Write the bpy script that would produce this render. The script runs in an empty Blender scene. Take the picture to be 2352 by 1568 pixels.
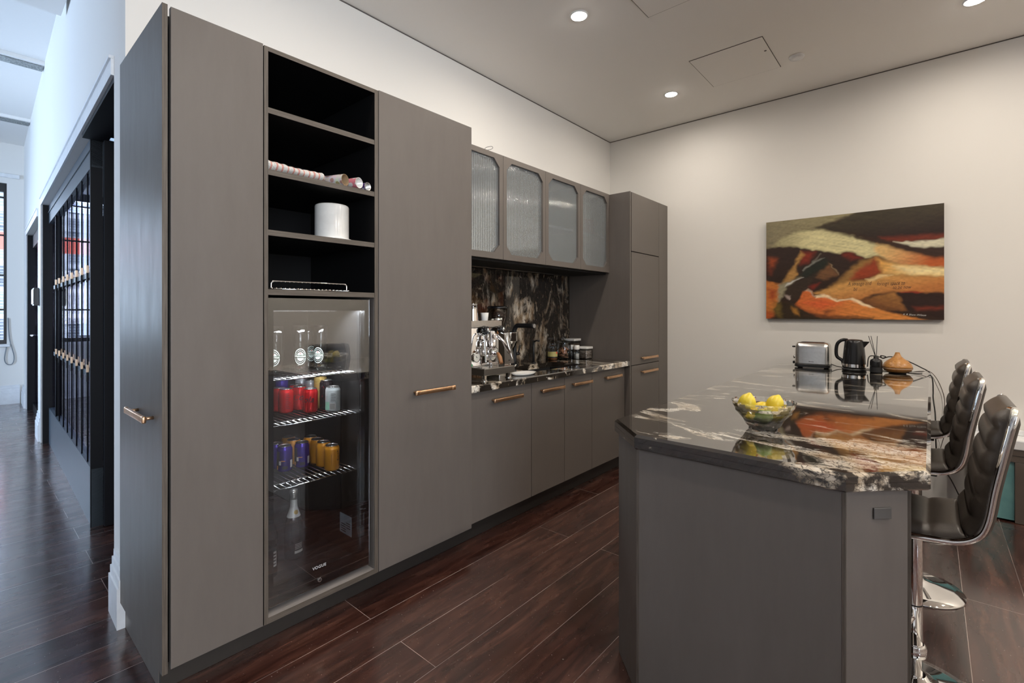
import bpy, bmesh, math, random
import numpy as np
from mathutils import Vector, Matrix
PI = math.pi
S = bpy.context.scene
COL = S.collection
random.seed(7)

# ------------------------------------------------------------------ camera
cam_d = bpy.data.cameras.new('camera')
cam = bpy.data.objects.new('camera', cam_d); COL.objects.link(cam)
cam.location = (0, 0, 1.33)
cam.rotation_euler = (PI/2, 0, math.atan2(962, 1109))
cam_d.sensor_width = 36.0
cam_d.lens = 1109/2352*36
cam_d.shift_y = -67/2352
cam_d.clip_start = 0.05
S.camera = cam

# ------------------------------------------------------------------ world, exposure
S.view_settings.view_transform = 'Standard'
S.view_settings.look = 'None'
S.view_settings.exposure = 0.25
S.view_settings.gamma = 1.0
S.view_settings.use_curve_mapping = False
W = bpy.data.worlds.new('sky'); S.world = W; W.use_nodes = True
bg = W.node_tree.nodes['Background']
bg.inputs[0].default_value = (0.72, 0.85, 1.0, 1)
bg.inputs[1].default_value = 7.2
S.cycles.use_denoising = True
S.cycles.max_bounces = 12
S.cycles.diffuse_bounces = 5
S.cycles.glossy_bounces = 6
S.cycles.transmission_bounces = 10
S.cycles.transparent_max_bounces = 16
S.cycles.caustics_refractive = False
S.cycles.caustics_reflective = False
S.cycles.sample_clamp_indirect = 6

# ------------------------------------------------------------------ lights
DAY = (0.66, 0.82, 1.0)
WARM = (1.0, 0.90, 0.78)
def area(name, loc, rot, sx, sy, power, color, spread=PI, shape='RECTANGLE'):
    d = bpy.data.lights.new(name, 'AREA'); d.shape = shape
    d.size = sx
    if shape == 'RECTANGLE': d.size_y = sy
    d.energy = power; d.color = color; d.spread = spread
    o = bpy.data.objects.new(name, d); COL.objects.link(o)
    o.location = loc; o.rotation_euler = rot
    return o
# daylight through the office windows and one added side window (outside the glass)
area('window_daylight', (-6.65, -4.75, 1.9), (PI/2, 0, 0), 1.7, 2.0, 300, (0.45, 0.66, 1.0))
BLUE = (0.45, 0.67, 1.0)
area('window_daylight', (-10.62, -1.05, 2.05), (0, -PI/2, 0), 2.2, 2.4, 50, (0.58, 0.78, 1.0))
area('window_daylight', (-10.75, 1.9, 3.0), (0, -PI*0.36, 0), 1.2, 1.8, 850, BLUE)
area('window_daylight', (3.85, -1.6, 1.9), (PI/2, 0, PI/2), 3.0, 2.0, 130, (0.93, 0.95, 1.0))  # lamp behind the added right-hand window, brightens the cabinet fronts
DOWNLIGHTS = [(-1.62, 2.49), (-1.625, 3.884), (0.194, 3.868), (0.194, 2.49), (-1.62, 1.1), (0.194, 1.1), (2.0, 3.868), (2.0, 2.49), (2.0, 1.1)]
for (lx, ly) in DOWNLIGHTS:
    area('downlight_beam', (lx, ly, 3.118), (0, 0, 0), 0.075, 0, (4.3 if ly > 3 and lx < 1 else 12 if 0 < lx < 1 else 21 if lx > 1 else 9 if ly > 2 else 6), WARM, PI*0.97, 'DISK')

# ------------------------------------------------------------------ constants
KX, YB, CZ = -2.58, 4.566, 3.137
FX, BX, UX, PX = -1.945, -1.993, -2.146, -2.045
WT = 0.915      # worktop height
IT = 0.91       # island top height

# ------------------------------------------------------------------ node helpers
def srgb(r, g, b):
    f = lambda c: (c/255/12.92) if c/255 <= 0.04045 else ((c/255+0.055)/1.055)**2.4
    return (f(r), f(g), f(b), 1)
class NT:
    def __init__(s, name):
        s.m = bpy.data.materials.new(name); s.m.use_nodes = True
        s.t = s.m.node_tree; s.n = s.t.nodes
        s.b = s.n['Principled BSDF']; s.out = s.n['Material Output']
    def add(s, typ, **kw):
        n = s.n.new(typ)
        for k, v in kw.items():
            if k.startswith('i_'):
                key = k[2:]
                key = int(key) if key.isdigit() else key.replace('_', ' ')
                n.inputs[key].default_value = v
            else: setattr(n, k, v)
        return n
    def l(s, a, b): s.t.links.new(a, b)
    def coord(s, kind='Object'):
        return s.add('ShaderNodeTexCoord').outputs[kind]
    def mapping(s, vec, scale=(1, 1, 1), rot=(0, 0, 0), loc=(0, 0, 0)):
        n = s.add('ShaderNodeMapping'); s.l(vec, n.inputs[0])
        n.inputs['Scale'].default_value = scale; n.inputs['Rotation'].default_value = rot; n.inputs['Location'].default_value = loc
        return n.outputs[0]
    def noise(s, vec, scale, detail=4, rough=0.55, dist=0.0):
        n = s.add('ShaderNodeTexNoise'); s.l(vec, n.inputs['Vector'])
        n.inputs['Scale'].default_value = scale; n.inputs['Detail'].default_value = detail
        n.inputs['Roughness'].default_value = rough; n.inputs['Distortion'].default_value = dist
        return n.outputs['Fac']
    def ramp(s, fac, stops, interp='LINEAR'):
        n = s.add('ShaderNodeValToRGB'); s.l(fac, n.inputs[0]); n.color_ramp.interpolation = interp
        el = n.color_ramp.elements
        while len(el) < len(stops): el.new(0.5)
        for e, (p, c) in zip(el, stops):
            e.position = p; e.color = c if len(c) == 4 else (*c, 1)
        return n.outputs[0]
    def mix(s, fac, a, b, mode='MIX'):
        n = s.add('ShaderNodeMix', data_type='RGBA', blend_type=mode)
        for sock, v in ((n.inputs[0], fac), (n.inputs[6], a), (n.inputs[7], b)):
            if hasattr(v, 'links') or isinstance(v, bpy.types.NodeSocket): s.l(v, sock)
            else: sock.default_value = v
        return n.outputs[2]
    def math(s, op, a, b=0.5):
        n = s.add('ShaderNodeMath', operation=op)
        for sock, v in ((n.inputs[0], a), (n.inputs[1], b)):
            if isinstance(v, bpy.types.NodeSocket): s.l(v, sock)
            else: sock.default_value = v
        return n.outputs[0]
    def bump(s, h, strength=0.2, dist=0.01):
        n = s.add('ShaderNodeBump'); n.inputs['Strength'].default_value = strength; n.inputs['Distance'].default_value = dist
        s.l(h, n.inputs['Height']); s.l(n.outputs[0], s.b.inputs['Normal'])
    def set(s, color=None, rough=None, metal=None, ior=None, spec=None, trans=None, coat=None, emis=None, estr=None):
        b = s.b.inputs
        if color is not None:
            if isinstance(color, bpy.types.NodeSocket): s.l(color, b['Base Color'])
            else: b['Base Color'].default_value = color if len(color) == 4 else (*color, 1)
        if rough is not None:
            if isinstance(rough, bpy.types.NodeSocket): s.l(rough, b['Roughness'])
            else: b['Roughness'].default_value = rough
        if metal is not None: b['Metallic'].default_value = metal
        if ior is not None: b['IOR'].default_value = ior
        if spec is not None: b['Specular IOR Level'].default_value = spec
        if trans is not None: b['Transmission Weight'].default_value = trans
        if coat is not None: b['Coat Weight'].default_value = coat; b['Coat Roughness'].default_value = 0.05
        if emis is not None: b['Emission Color'].default_value = emis; b['Emission Strength'].default_value = estr
        return s.m

def plain(name, color, rough=0.5, metal=0.0, var=0.06, scale=18, **kw):
    """procedural: a base colour with a faint noise in value and gloss"""
    t = NT(name); c = color if len(color) == 4 else (*color, 1)
    n = t.noise(t.coord(), scale, 4, 0.6)
    lo = tuple(x*(1-var) for x in c[:3]); hi = tuple(min(1, x*(1+var)) for x in c[:3])
    col = t.ramp(n, [(0.3, lo), (0.7, hi)])
    return t.set(col, rough, metal, **kw)

def thin_glass(name, refl_lo, refl_hi, tint=(1, 1, 1), rough=0.0):
    """flat pane: see-through mixed with mirror by viewing angle"""
    t = NT(name); t.n.remove(t.b)
    lw = t.add('ShaderNodeFresnel'); lw.inputs['IOR'].default_value = 1.5
    mr = t.add('ShaderNodeMapRange'); t.l(lw.outputs[0], mr.inputs[0])
    mr.inputs[1].default_value = 0.04; mr.inputs[2].default_value = 1.0
    mr.inputs[3].default_value = refl_lo; mr.inputs[4].default_value = refl_hi
    tr = t.add('ShaderNodeBsdfTransparent'); tr.inputs[0].default_value = (*tint, 1)
    gl = t.add('ShaderNodeBsdfGlossy'); gl.inputs['Roughness'].default_value = rough
    mx = t.add('ShaderNodeMixShader')
    t.l(mr.outputs[0], mx.inputs[0]); t.l(tr.outputs[0], mx.inputs[1]); t.l(gl.outputs[0], mx.inputs[2])
    t.l(mx.outputs[0], t.out.inputs[0])
    return t.m

M = {}
def mk_wall(name, c):
    t = NT(name); n = t.noise(t.coord(), 90, 3); n2 = t.noise(t.coord(), 0.8, 3)
    col = t.ramp(n2, [(0.3, tuple(x*0.985 for x in c)), (0.7, c)])
    t.bump(n, 0.04, 0.002)
    return t.set(col, 0.75, spec=0.25)
M['wall'] = mk_wall('painted_plaster', (0.84, 0.82, 0.78))
M['ceil'] = mk_wall('ceiling_paint', (0.90, 0.88, 0.85))
M['white'] = plain('white_gloss_paint', (0.80, 0.81, 0.82), 0.35)
M['groove'] = plain('shadow_gap', (0.12, 0.11, 0.10), 0.8)
def mk_laminate(name, c):
    t = NT(name); v = t.mapping(t.coord(), (3, 3, 0.6))
    n = t.noise(v, 6, 6, 0.7)
    fine = t.noise(t.coord(), 160, 3, 0.6)
    a = t.ramp(n, [(0.25, tuple(x*0.93 for x in c)), (0.75, tuple(x*1.07 for x in c))])
    t.bump(fine, 0.05, 0.001)
    r = t.ramp(n, [(0.3, (0.36,)*3), (0.7, (0.46,)*3)])
    return t.set(a, r, spec=0.5)
M['lam'] = mk_laminate('taupe_laminate', (0.138, 0.120, 0.106))
def mk_edge(name, sc=(60, 60, 1.6)):
    t = NT(name); v = t.mapping(t.coord(), sc)
    n = t.noise(v, 4, 6, 0.7)
    c = t.ramp(n, [(0.3, (0.055, 0.044, 0.034)), (0.55, (0.115, 0.095, 0.078)), (0.8, (0.17, 0.145, 0.12))])
    return t.set(c, 0.45)
M['edge'] = mk_edge('edge_banding'); M['edge_h'] = mk_edge('edge_banding_level', (60, 1.6, 60))
M['black_lam'] = plain('black_board', (0.0045, 0.0045, 0.005), 0.55, spec=0.25)
M['plinth'] = plain('dark_kickboard', (0.030, 0.026, 0.023), 0.4)
M['black_plastic'] = plain('black_plastic', (0.010, 0.010, 0.011), 0.22)
M['black_matte'] = plain('black_matte', (0.012, 0.012, 0.013), 0.5)
M['copper'] = plain('brushed_copper', (0.80, 0.50, 0.30), 0.32, 1.0, 0.08, 60)
M['steel'] = plain('brushed_steel', (0.66, 0.65, 0.63), 0.24, 1.0, 0.06, 60)
M['chrome'] = plain('polished_chrome', (0.90, 0.89, 0.88), 0.04, 1.0, 0.01)
M['ceramic'] = plain('white_ceramic', (0.74, 0.73, 0.70), 0.16)
M['lamp'] = NT('lamp_glow').set((1, 1, 1), 0.5, emis=(1, 0.93, 0.84, 1), estr=110)
M['led'] = NT('led_glow').set((1, 1, 1), 0.5, emis=(0.75, 0.82, 1, 1), estr=9)
M['rubber'] = plain('rubber', (0.015, 0.015, 0.015), 0.6)

def mk_granite(name, rot, stretch, zone=None, lo=0.555, hi=0.60, gold=0.5, sc=1.0, gl=(2.0, 1.0), tones=((0.33, 0.24, 0.15), (0.70, 0.60, 0.47), (0.90, 0.85, 0.76))):
    t = NT(name); P = t.add('ShaderNodeNewGeometry').outputs['Position']
    v = t.mapping(P, stretch, rot)
    warp = t.noise(v, 1.1*sc, 3, 0.5, 0.6)
    big = t.noise(v, 1.9*sc, 9, 0.60, 1.0)
    if zone:
        sx = t.add('ShaderNodeSeparateXYZ'); t.l(P, sx.inputs[0])
        dx = t.math('SUBTRACT', sx.outputs[0], zone[0]); dy = t.math('SUBTRACT', sx.outputs[1], zone[1])
        d2 = t.math('ADD', t.math('MULTIPLY', dx, dx), t.math('MULTIPLY', dy, dy))
        d = t.math('SQRT', d2, 0.5)
        mr = t.add('ShaderNodeMapRange'); t.l(d, mr.inputs[0])
        mr.inputs[1].default_value = 0.05; mr.inputs[2].default_value = zone[2]; mr.inputs[3].default_value = zone[3]; mr.inputs[4].default_value = 0
        big = t.math('ADD', big, mr.outputs[0])
    vein = t.ramp(big, [(lo, (0, 0, 0)), (hi, (1, 1, 1))])
    fine = t.noise(v, 11*sc, 8, 0.66, 0.8)
    brk = t.ramp(fine, [(0.36, (0, 0, 0)), (0.48, (1, 1, 1))])
    thin = t.noise(v, 6.5*sc, 10, 0.62, 1.4)
    lines = t.ramp(thin, [(0.615, (0, 0, 0)), (0.66, (1, 1, 1))])
    mask = t.math('MAXIMUM', t.math('MULTIPLY', vein, brk), t.math('MULTIPLY', lines, 0.55))
    if zone:
        vo = t.add('ShaderNodeTexVoronoi', feature='DISTANCE_TO_EDGE'); wv = t.add('ShaderNodeVectorMath', operation='MULTIPLY_ADD')
        nz = t.add('ShaderNodeTexNoise'); t.l(v, nz.inputs['Vector']); nz.inputs['Scale'].default_value = 14; nz.inputs['Detail'].default_value = 5
        t.l(nz.outputs['Color'], wv.inputs[0]); wv.inputs[1].default_value = (.10, .10, .10); t.l(v, wv.inputs[2]); t.l(wv.outputs[0], vo.inputs['Vector']); vo.inputs['Scale'].default_value = 30
        crack = t.ramp(vo.outputs['Distance'], [(0.02, (0.15, 0.15, 0.15)), (0.07, (1, 1, 1))]); mask = t.math('MULTIPLY', mask, crack)
    tone = t.noise(v, 5*sc, 5, 0.6)
    light = t.ramp(tone, [(0.30, tones[0]), (0.46, tones[1]), (0.62, tones[2])])
    spk = t.noise(P, 240, 2, 0.5)
    dark = t.ramp(fine, [(0.35, (0.012, 0.010, 0.0085)), (0.55, (0.028, 0.022, 0.017)), (0.8, (0.05*gold*2, 0.032*gold*2, 0.018*gold*2))])
    dark = t.mix(0.25, dark, t.ramp(spk, [(0.5, (0.008, 0.007, 0.006)), (0.75, (0.06, 0.05, 0.045))]))
    return t.set(t.mix(mask, dark, light), 0.02, ior=gl[0], coat=gl[1])
M['granite'] = mk_granite('black_granite_polished', (0, 0, math.radians(14)), (1.3, 2.5, 2.4), (-0.12, 1.66, 0.60, 0.095), 0.555, 0.605)
M['granite_run'] = mk_granite('black_granite_worktop', (0, 0, math.radians(80)), (1.0, 2.6, 2.6), None, 0.51, 0.57)
M['granite_splash'] = mk_granite('black_granite_splashback', (math.radians(28), 0, 0), (1.0, 2.2, 1.1), None, 0.49, 0.66, 1.0, 1.7, (1.5, 0.0), ((0.13, 0.07, 0.03), (0.36, 0.27, 0.18), (0.62, 0.55, 0.46)))

def mk_floor():
    t = NT('dark_oak_boards'); P = t.add('ShaderNodeNewGeometry').outputs['Position']
    sx = t.add('ShaderNodeSeparateXYZ'); t.l(P, sx.inputs[0])
    cb = t.add('ShaderNodeCombineXYZ'); t.l(t.math('ADD', sx.outputs[1], 40.62), cb.inputs[0]); t.l(t.math('ADD', sx.outputs[0], 20.021), cb.inputs[1])
    br = t.add('ShaderNodeTexBrick', offset=0.37, offset_frequency=2, squash=1.0)
    t.l(cb.outputs[0], br.inputs['Vector'])
    br.inputs['Scale'].default_value = 1.0; br.inputs['Brick Width'].default_value = 1.9; br.inputs['Row Height'].default_value = 0.2165
    br.inputs['Mortar Size'].default_value = 0.0010; br.inputs['Mortar Smooth'].default_value = 0.0; br.inputs['Bias'].default_value = 0
    br.inputs['Color1'].default_value = (0, 0, 0, 1); br.inputs['Color2'].default_value = (1, 1, 1, 1); br.inputs['Mortar'].default_value = (0.5, 0.5, 0.5, 1)
    # grain shifted per board
    off = t.add('ShaderNodeVectorMath', operation='MULTIPLY_ADD')
    t.l(br.outputs['Color'], off.inputs[0]); off.inputs[1].default_value = (7.3, 3.1, 5.7); t.l(P, off.inputs[2])
    v = t.mapping(off.outputs[0], (9, 0.9, 1))
    g1 = t.noise(v, 2.2, 8, 0.62, 1.2)
    v2 = t.mapping(off.outputs[0], (3.2, 0.7, 1))
    g2 = t.noise(v2, 1.6, 3, 0.5, 0.4)
    rings = t.add('ShaderNodeMath', operation='FRACT'); t.l(t.math('MULTIPLY', g2, 26.0), rings.inputs[0])
    ringm = t.ramp(rings.outputs[0], [(0.0, (0.5,)*3), (0.5, (1, 1, 1)), (1.0, (0.5,)*3)])
    base = t.ramp(g1, [(0.28, (0.018, 0.007, 0.006)), (0.5, (0.066, 0.025, 0.018)), (0.72, (0.150, 0.066, 0.045))])
    base = t.mix(0.45, base, ringm, 'MULTIPLY')
    tone = t.ramp(br.outputs['Color'], [(0.0, (0.62, 0.56, 0.60)), (1.0, (1.25, 1.2, 1.15))])
    base = t.mix(1.0, base, tone, 'MULTIPLY')
    gap = t.noise(t.mapping(P, (1, 1, 1)), 1.1, 3)
    gapc = t.ramp(gap, [(0.36, (0.04, 0.02, 0.016)), (0.55, (0.62, 0.52, 0.48))])
    base = t.mix(br.outputs['Fac'], base, gapc)
    dust = t.ramp(t.noise(P, 130, 1, 0.3), [(0.765, (0, 0, 0)), (0.79, (1, 1, 1))])
    base = t.mix(t.math('MULTIPLY', dust, 0.6), base, (0.6, 0.55, 0.5, 1))
    r = t.ramp(t.noise(t.mapping(P, (4, 1, 1)), 3, 5), [(0.3, (0.20,)*3), (0.7, (0.34,)*3)])
    t.bump(g1, 0.10, 0.003)
    t.set(base, r, spec=0.5); t.b.inputs['Coat Weight'].default_value = 0.68; t.b.inputs['Coat Roughness'].default_value = 0.15; t.b.inputs['Coat IOR'].default_value = 2.3
    return t.m
M['floor'] = mk_floor()

def mk_leather():
    t = NT('dark_brown_leather'); v = t.add('ShaderNodeTexVoronoi'); t.l(t.coord(), v.inputs['Vector']); v.inputs['Scale'].default_value = 420
    t.bump(v.outputs['Distance'], 0.12, 0.002)
    n = t.noise(t.coord(), 7, 4)
    c = t.ramp(n, [(0.3, (0.046, 0.037, 0.030)), (0.7, (0.068, 0.055, 0.045))])
    return t.set(c, 0.36, spec=0.5)
M['leather'] = mk_leather()

# ------------------------------------------------------------------ mesh helpers
class MB:
    def __init__(s, xf=None): s.v = []; s.f = []; s.sm = []; s.xf = xf
    def put(s, verts, faces, smooth=False):
        o = len(s.v)
        s.v += [tuple(s.xf(*p)) if s.xf else tuple(p) for p in verts]
        s.f += [tuple(i+o for i in f) for f in faces]
        s.sm += smooth if isinstance(smooth, list) else [smooth]*len(faces)
        return s
    def box(s, x0, x1, y0, y1, z0, z1, bev=0.0, seg=2):
        x0, x1 = min(x0, x1), max(x0, x1); y0, y1 = min(y0, y1), max(y0, y1); z0, z1 = min(z0, z1), max(z0, z1)
        vs = [(x, y, z) for x in (x0, x1) for y in (y0, y1) for z in (z0, z1)]
        fs = [(0, 1, 3, 2), (4, 6, 7, 5), (0, 4, 5, 1), (2, 3, 7, 6), (0, 2, 6, 4), (1, 5, 7, 3)]
        if bev > 0:
            bm = bmesh.new(); bv = [bm.verts.new(p) for p in vs]
            for f in fs: bm.faces.new([bv[i] for i in f])
            bmesh.ops.bevel(bm, geom=bm.edges[:], offset=min(bev, 0.49*min(x1-x0, y1-y0, z1-z0)), segments=seg, profile=0.5, affect='EDGES')
            bm.verts.index_update()
            vs = [tuple(q.co) for q in bm.verts]; fs = [tuple(q.index for q in f.verts) for f in bm.faces]
            areas = [f.calc_area() for f in bm.faces]; bm.free()
            return s.put(vs, fs, seg > 2)
        return s.put(vs, fs)
    def lathe(s, prof, c=(0, 0, 0), n=32, smooth=True, caps=(True, True), sx=1, sy=1, twist=0.0):
        vs = []; fs = []; sm = []
        k = len(prof)
        for j, (r, z) in enumerate(prof):
            for i in range(n):
                a = 2*PI*i/n + twist*j
                vs.append((c[0]+r*sx*math.cos(a), c[1]+r*sy*math.sin(a), c[2]+z))
        for j in range(k-1):
            for i in range(n):
                fs.append((j*n+i, j*n+(i+1) % n, (j+1)*n+(i+1) % n, (j+1)*n+i)); sm.append(smooth)
        if caps[0]: fs.append(tuple(range(n))[::-1]); sm.append(False)
        if caps[1]: fs.append(tuple(range((k-1)*n, k*n))); sm.append(False)
        return s.put(vs, fs, sm)
    def cyl(s, p0, p1, r0, r1=None, n=20, smooth=True):
        r1 = r0 if r1 is None else r1
        p0 = Vector(p0); p1 = Vector(p1); d = (p1-p0).normalized()
        a = Vector((0, 0, 1)) if abs(d.z) < 0.9 else Vector((1, 0, 0))
        u = d.cross(a).normalized(); w = d.cross(u)
        vs = [tuple(p+(u*math.cos(2*PI*i/n)+w*math.sin(2*PI*i/n))*r) for p, r in ((p0, r0), (p1, r1)) for i in range(n)]
        fs = [(i, n+i, n+(i+1) % n, (i+1) % n) for i in range(n)]
        sm = [smooth]*n + [False, False]
        fs += [tuple(range(n)), tuple(range(n, 2*n))[::-1]]
        return s.put(vs, fs, sm)
    def tube(s, pts, r, n=10, closed=False, flat=1.0):
        P = [Vector(p) for p in pts]; k = len(P)
        rr = r if isinstance(r, (list, tuple)) else [r]*k
        vs = []; prev = None
        for i in range(k):
            if closed: d = (P[(i+1) % k]-P[i-1]).normalized()
            else: d = (P[min(i+1, k-1)]-P[max(i-1, 0)]).normalized()
            if prev is None:
                a = Vector((0, 0, 1)) if abs(d.z) < 0.9 else Vector((1, 0, 0))
                u = d.cross(a).normalized()
            else:
                u = (prev-d*prev.dot(d))
                u = u.normalized() if u.length > 1e-6 else d.orthogonal().normalized()
            prev = u; w = d.cross(u)
            vs += [tuple(P[i]+u*math.cos(2*PI*j/n)*rr[i]+w*math.sin(2*PI*j/n)*rr[i]*flat) for j in range(n)]
        fs = []
        for i in range(k if closed else k-1):
            b = (i+1) % k
            fs += [(i*n+j, i*n+(j+1) % n, b*n+(j+1) % n, b*n+j) for j in range(n)]
        sm = [True]*len(fs)
        if not closed: fs += [tuple(range(n))[::-1], tuple(range((k-1)*n, k*n))]; sm += [False, False]
        return s.put(vs, fs, sm)
    def prism(s, poly, z0, z1):
        n = len(poly)
        vs = [(x, y, z0) for x, y in poly]+[(x, y, z1) for x, y in poly]
        fs = [tuple(range(n))[::-1], tuple(range(n, 2*n))]+[(i, (i+1) % n, n+(i+1) % n, n+i) for i in range(n)]
        return s.put(vs, fs)
    def ball(s, c, r, n=20, m=12, fn=None):
        vs = []; fs = []
        for j in range(m+1):
            th = PI*j/m
            for i in range(n):
                a = 2*PI*i/n
                d = Vector((math.sin(th)*math.cos(a), math.sin(th)*math.sin(a), math.cos(th)))
                q = fn(d) if fn else d*r
                vs.append((c[0]+q[0], c[1]+q[1], c[2]+q[2]))
        for j in range(m):
            for i in range(n): fs.append((j*n+i, (j+1)*n+i, (j+1)*n+(i+1) % n, j*n+(i+1) % n))
        return s.put(vs, fs, True)
    def frame(s, outer, inner, x0, x1, plane='yz'):
        """ring between two polygons of the same vertex count, extruded"""
        n = len(outer); vs = []
        pt = (lambda a, b, d: (d, a, b)) if plane == 'yz' else (lambda a, b, d: (a, d, b))
        for d in (x0, x1):
            vs += [pt(a, b, d) for a, b in outer]+[pt(a, b, d) for a, b in inner]
        fs = []
        for i in range(n):
            j = (i+1) % n
            fs += [(i, j, n+j, n+i), (2*n+i, 3*n+i, 3*n+j, 2*n+j), (i, 2*n+i, 2*n+j, j), (n+i, n+j, 3*n+j, 3*n+i)]
        return s.put(vs, fs)

ORG = {}
def root_org(o):
    while o.parent is not None: o = o.parent
    return ORG.get(o.name, Vector((0, 0, 0)))
def new_mesh(name, vs, fs, sm, mat):
    me = bpy.data.meshes.new(name); me.from_pydata([tuple(v) for v in vs], [], fs); me.validate(); 
    if len(me.polygons) == len(sm): me.polygons.foreach_set('use_smooth', sm)
    if mat is not None: me.materials.append(mat)
    bm = bmesh.new(); bm.from_mesh(me); bmesh.ops.recalc_face_normals(bm, faces=bm.faces[:]); bm.to_mesh(me); bm.free()
    return me
def build(mb, name, mat, parent=None):
    if parent is None:
        A = np.array(mb.v); c = Vector(((A[:, 0].min()+A[:, 0].max())/2, (A[:, 1].min()+A[:, 1].max())/2, A[:, 2].min()))
    else: c = root_org(parent)
    me = new_mesh(name, [Vector(v)-c for v in mb.v], mb.f, mb.sm, mat)
    o = bpy.data.objects.new(name, me); COL.objects.link(o)
    if parent is None: o.location = c; ORG[o.name] = c
    else: o.parent = parent
    return o
def tag(o, label=None, cat=None, group=None, kind=None):
    if label: o['label'] = label
    if cat: o['category'] = cat
    if group: o['group'] = group
    if kind: o['kind'] = kind
    return o
def thing(name, label, cat, loc=(0, 0, 0), group=None):
    o = bpy.data.objects.new(name, None); COL.objects.link(o); o.empty_display_size = 0.1
    o.location = loc; ORG[o.name] = Vector(loc)
    return tag(o, label, cat, group)
def struct(mb, name, mat, label=None, parent=None):
    o = build(mb, name, mat, parent)
    if parent is None: tag(o, label, None, None, 'structure')
    return o
def kids(o): return [c for c in bpy.data.objects if c.parent == o]
def dup(o, loc, rz=0.0, label=None, parent=None):
    c = o.copy(); COL.objects.link(c)
    if parent is None: c.location = loc; c.rotation_euler = (0, 0, rz)
    else: c.parent = parent
    if label: c['label'] = label
    for k in kids(o): dup(k, None, 0, None, c)
    return c
def text(name, body, size, fn, mat, parent, shear=0.0, depth=0.0004, bold=0.0, spacing=1.0):
    """lettering as a mesh; fn maps flat (x right, y up, d out) to the world"""
    cu = bpy.data.curves.new('lettering', 'FONT'); cu.body = body; cu.size = size; cu.align_x = 'CENTER'; cu.align_y = 'CENTER'
    cu.shear = shear; cu.extrude = 0; cu.offset = bold; cu.resolution_u = 3; cu.space_character = spacing
    ob = bpy.data.objects.new('lettering', cu); COL.objects.link(ob)
    dg = bpy.context.evaluated_depsgraph_get(); dg.update()
    me = bpy.data.meshes.new_from_object(ob.evaluated_get(dg))
    COL.objects.unlink(ob); bpy.data.objects.remove(ob)
    mb = MB(); n = len(me.vertices)
    vs = [fn(v.co.x, v.co.y, depth) for v in me.vertices]
    mb.put(vs, [tuple(p.vertices) for p in me.polygons])
    bpy.data.meshes.remove(me)
    if not mb.f: return None
    return build(mb, name, mat, parent)
def onplane(o, right, up, xs=1.0):
    o = Vector(o); r = Vector(right).normalized(); u = Vector(up).normalized(); n = r.cross(u)
    return lambda x, y, d: o+r*x*xs+u*y+n*d
def oncyl(cx, cy, cz, r, a0):
    return lambda x, y, d: Vector((cx+(r+d)*math.cos(a0+x/r), cy+(r+d)*math.sin(a0+x/r), cz+y))
def bez(pts, n=12):
    """smooth path through points (Catmull-Rom)"""
    P = [Vector(p) for p in pts]; P = [P[0]*2-P[1]]+P+[P[-1]*2-P[-2]]; out = []
    for i in range(1, len(P)-2):
        for k in range(n):
            t = k/n; a, b, c, d = P[i-1:i+3]
            out.append(0.5*((2*b)+(c-a)*t+(2*a-5*b+4*c-d)*t*t+(-a+3*b-3*c+d)*t**3))
    out.append(P[-2]); return out
def grid_wall(mb, us, zs, holes, t0, t1, ax):
    """wall as boxes round rectangular holes; ax maps u,z,t boxes"""
    U = sorted(set([us[0], us[1]]+[h[i] for h in holes for i in (0, 1)])); Z = sorted(set([zs[0], zs[1]]+[h[i] for h in holes for i in (2, 3)]))
    for a, b in zip(U, U[1:]):
        for c, d in zip(Z, Z[1:]):
            um, zm = (a+b)/2, (c+d)/2
            if any(h[0] < um < h[1] and h[2] < zm < h[3] for h in holes): continue
            if ax == 'x': mb.box(a, b, t0, t1, c, d)
            else: mb.box(t0, t1, a, b, c, d)

# ================================================================== SETTING
struct(MB().box(-11, 3.6, -4.6, 4.7, -0.05, 0), 'floor', M['floor'])
struct(MB().box(-2.7, 3.6, -4.6, 4.7, CZ, CZ+0.1), 'ceiling', M['ceil'])
struct(MB().box(KX-0.12, KX, 0.472, 4.7, 0, 3.9), 'wall_left', M['wall'])
struct(MB().box(KX-0.12, 3.6, YB, YB+0.12, 0, CZ), 'wall_back', M['wall'])
mb = MB(); grid_wall(mb, (-4.6, YB), (0, CZ), [(-3.1, -0.1, 0.85, 2.9)], 3.4, 3.52, 'y')
struct(mb, 'wall_right', M['wall'])
# dark strip standing in for the shadow line where walls meet ceiling
g = MB(); g.box(KX+0.0005, KX+0.004, 0.5, YB, CZ-0.006, CZ-0.0005); g.box(KX+0.004, 3.39, YB-0.004, YB-0.0005, CZ-0.006, CZ-0.0005)
struct(g, 'trim_1', M['groove'])
# wall behind the camera with tall office windows
WIN = [(-7.5, -5.8)]
mb = MB(); grid_wall(mb, (-10.3, 3.4), (0, 3.9), [(a, b, 0.85, 3.0) for a, b in WIN], -4.5, -4.32, 'x')
struct(mb, 'wall_front', M['wall'])
M['winframe'] = plain('black_steel_frame', (0.012, 0.013, 0.014), 0.4)
M['clear'] = thin_glass('window_glass', 0.05, 1.0)
for i, (a, b) in enumerate(WIN):
    w = tag(build(MB().frame([(a, .85), (b, .85), (b, 3.0), (a, 3.0)], [(a+.05, .9), (b-.05, .9), (b-.05, 2.95), (a+.05, 2.95)], -4.45, -4.4, 'xz').box(a, b, -4.44, -4.41, 1.55, 1.58).box(a, b, -4.44, -4.41, 2.25, 2.28).box((a+b)/2-.015, (a+b)/2+.015, -4.44, -4.41, .9, 2.95), 'window_%d' % (i+3), M['winframe']), None, None, None, 'structure')
    build(MB().box(a+.05, b-.05, -4.428, -4.422, .9, 2.95), 'pane', M['clear'], w)
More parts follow.
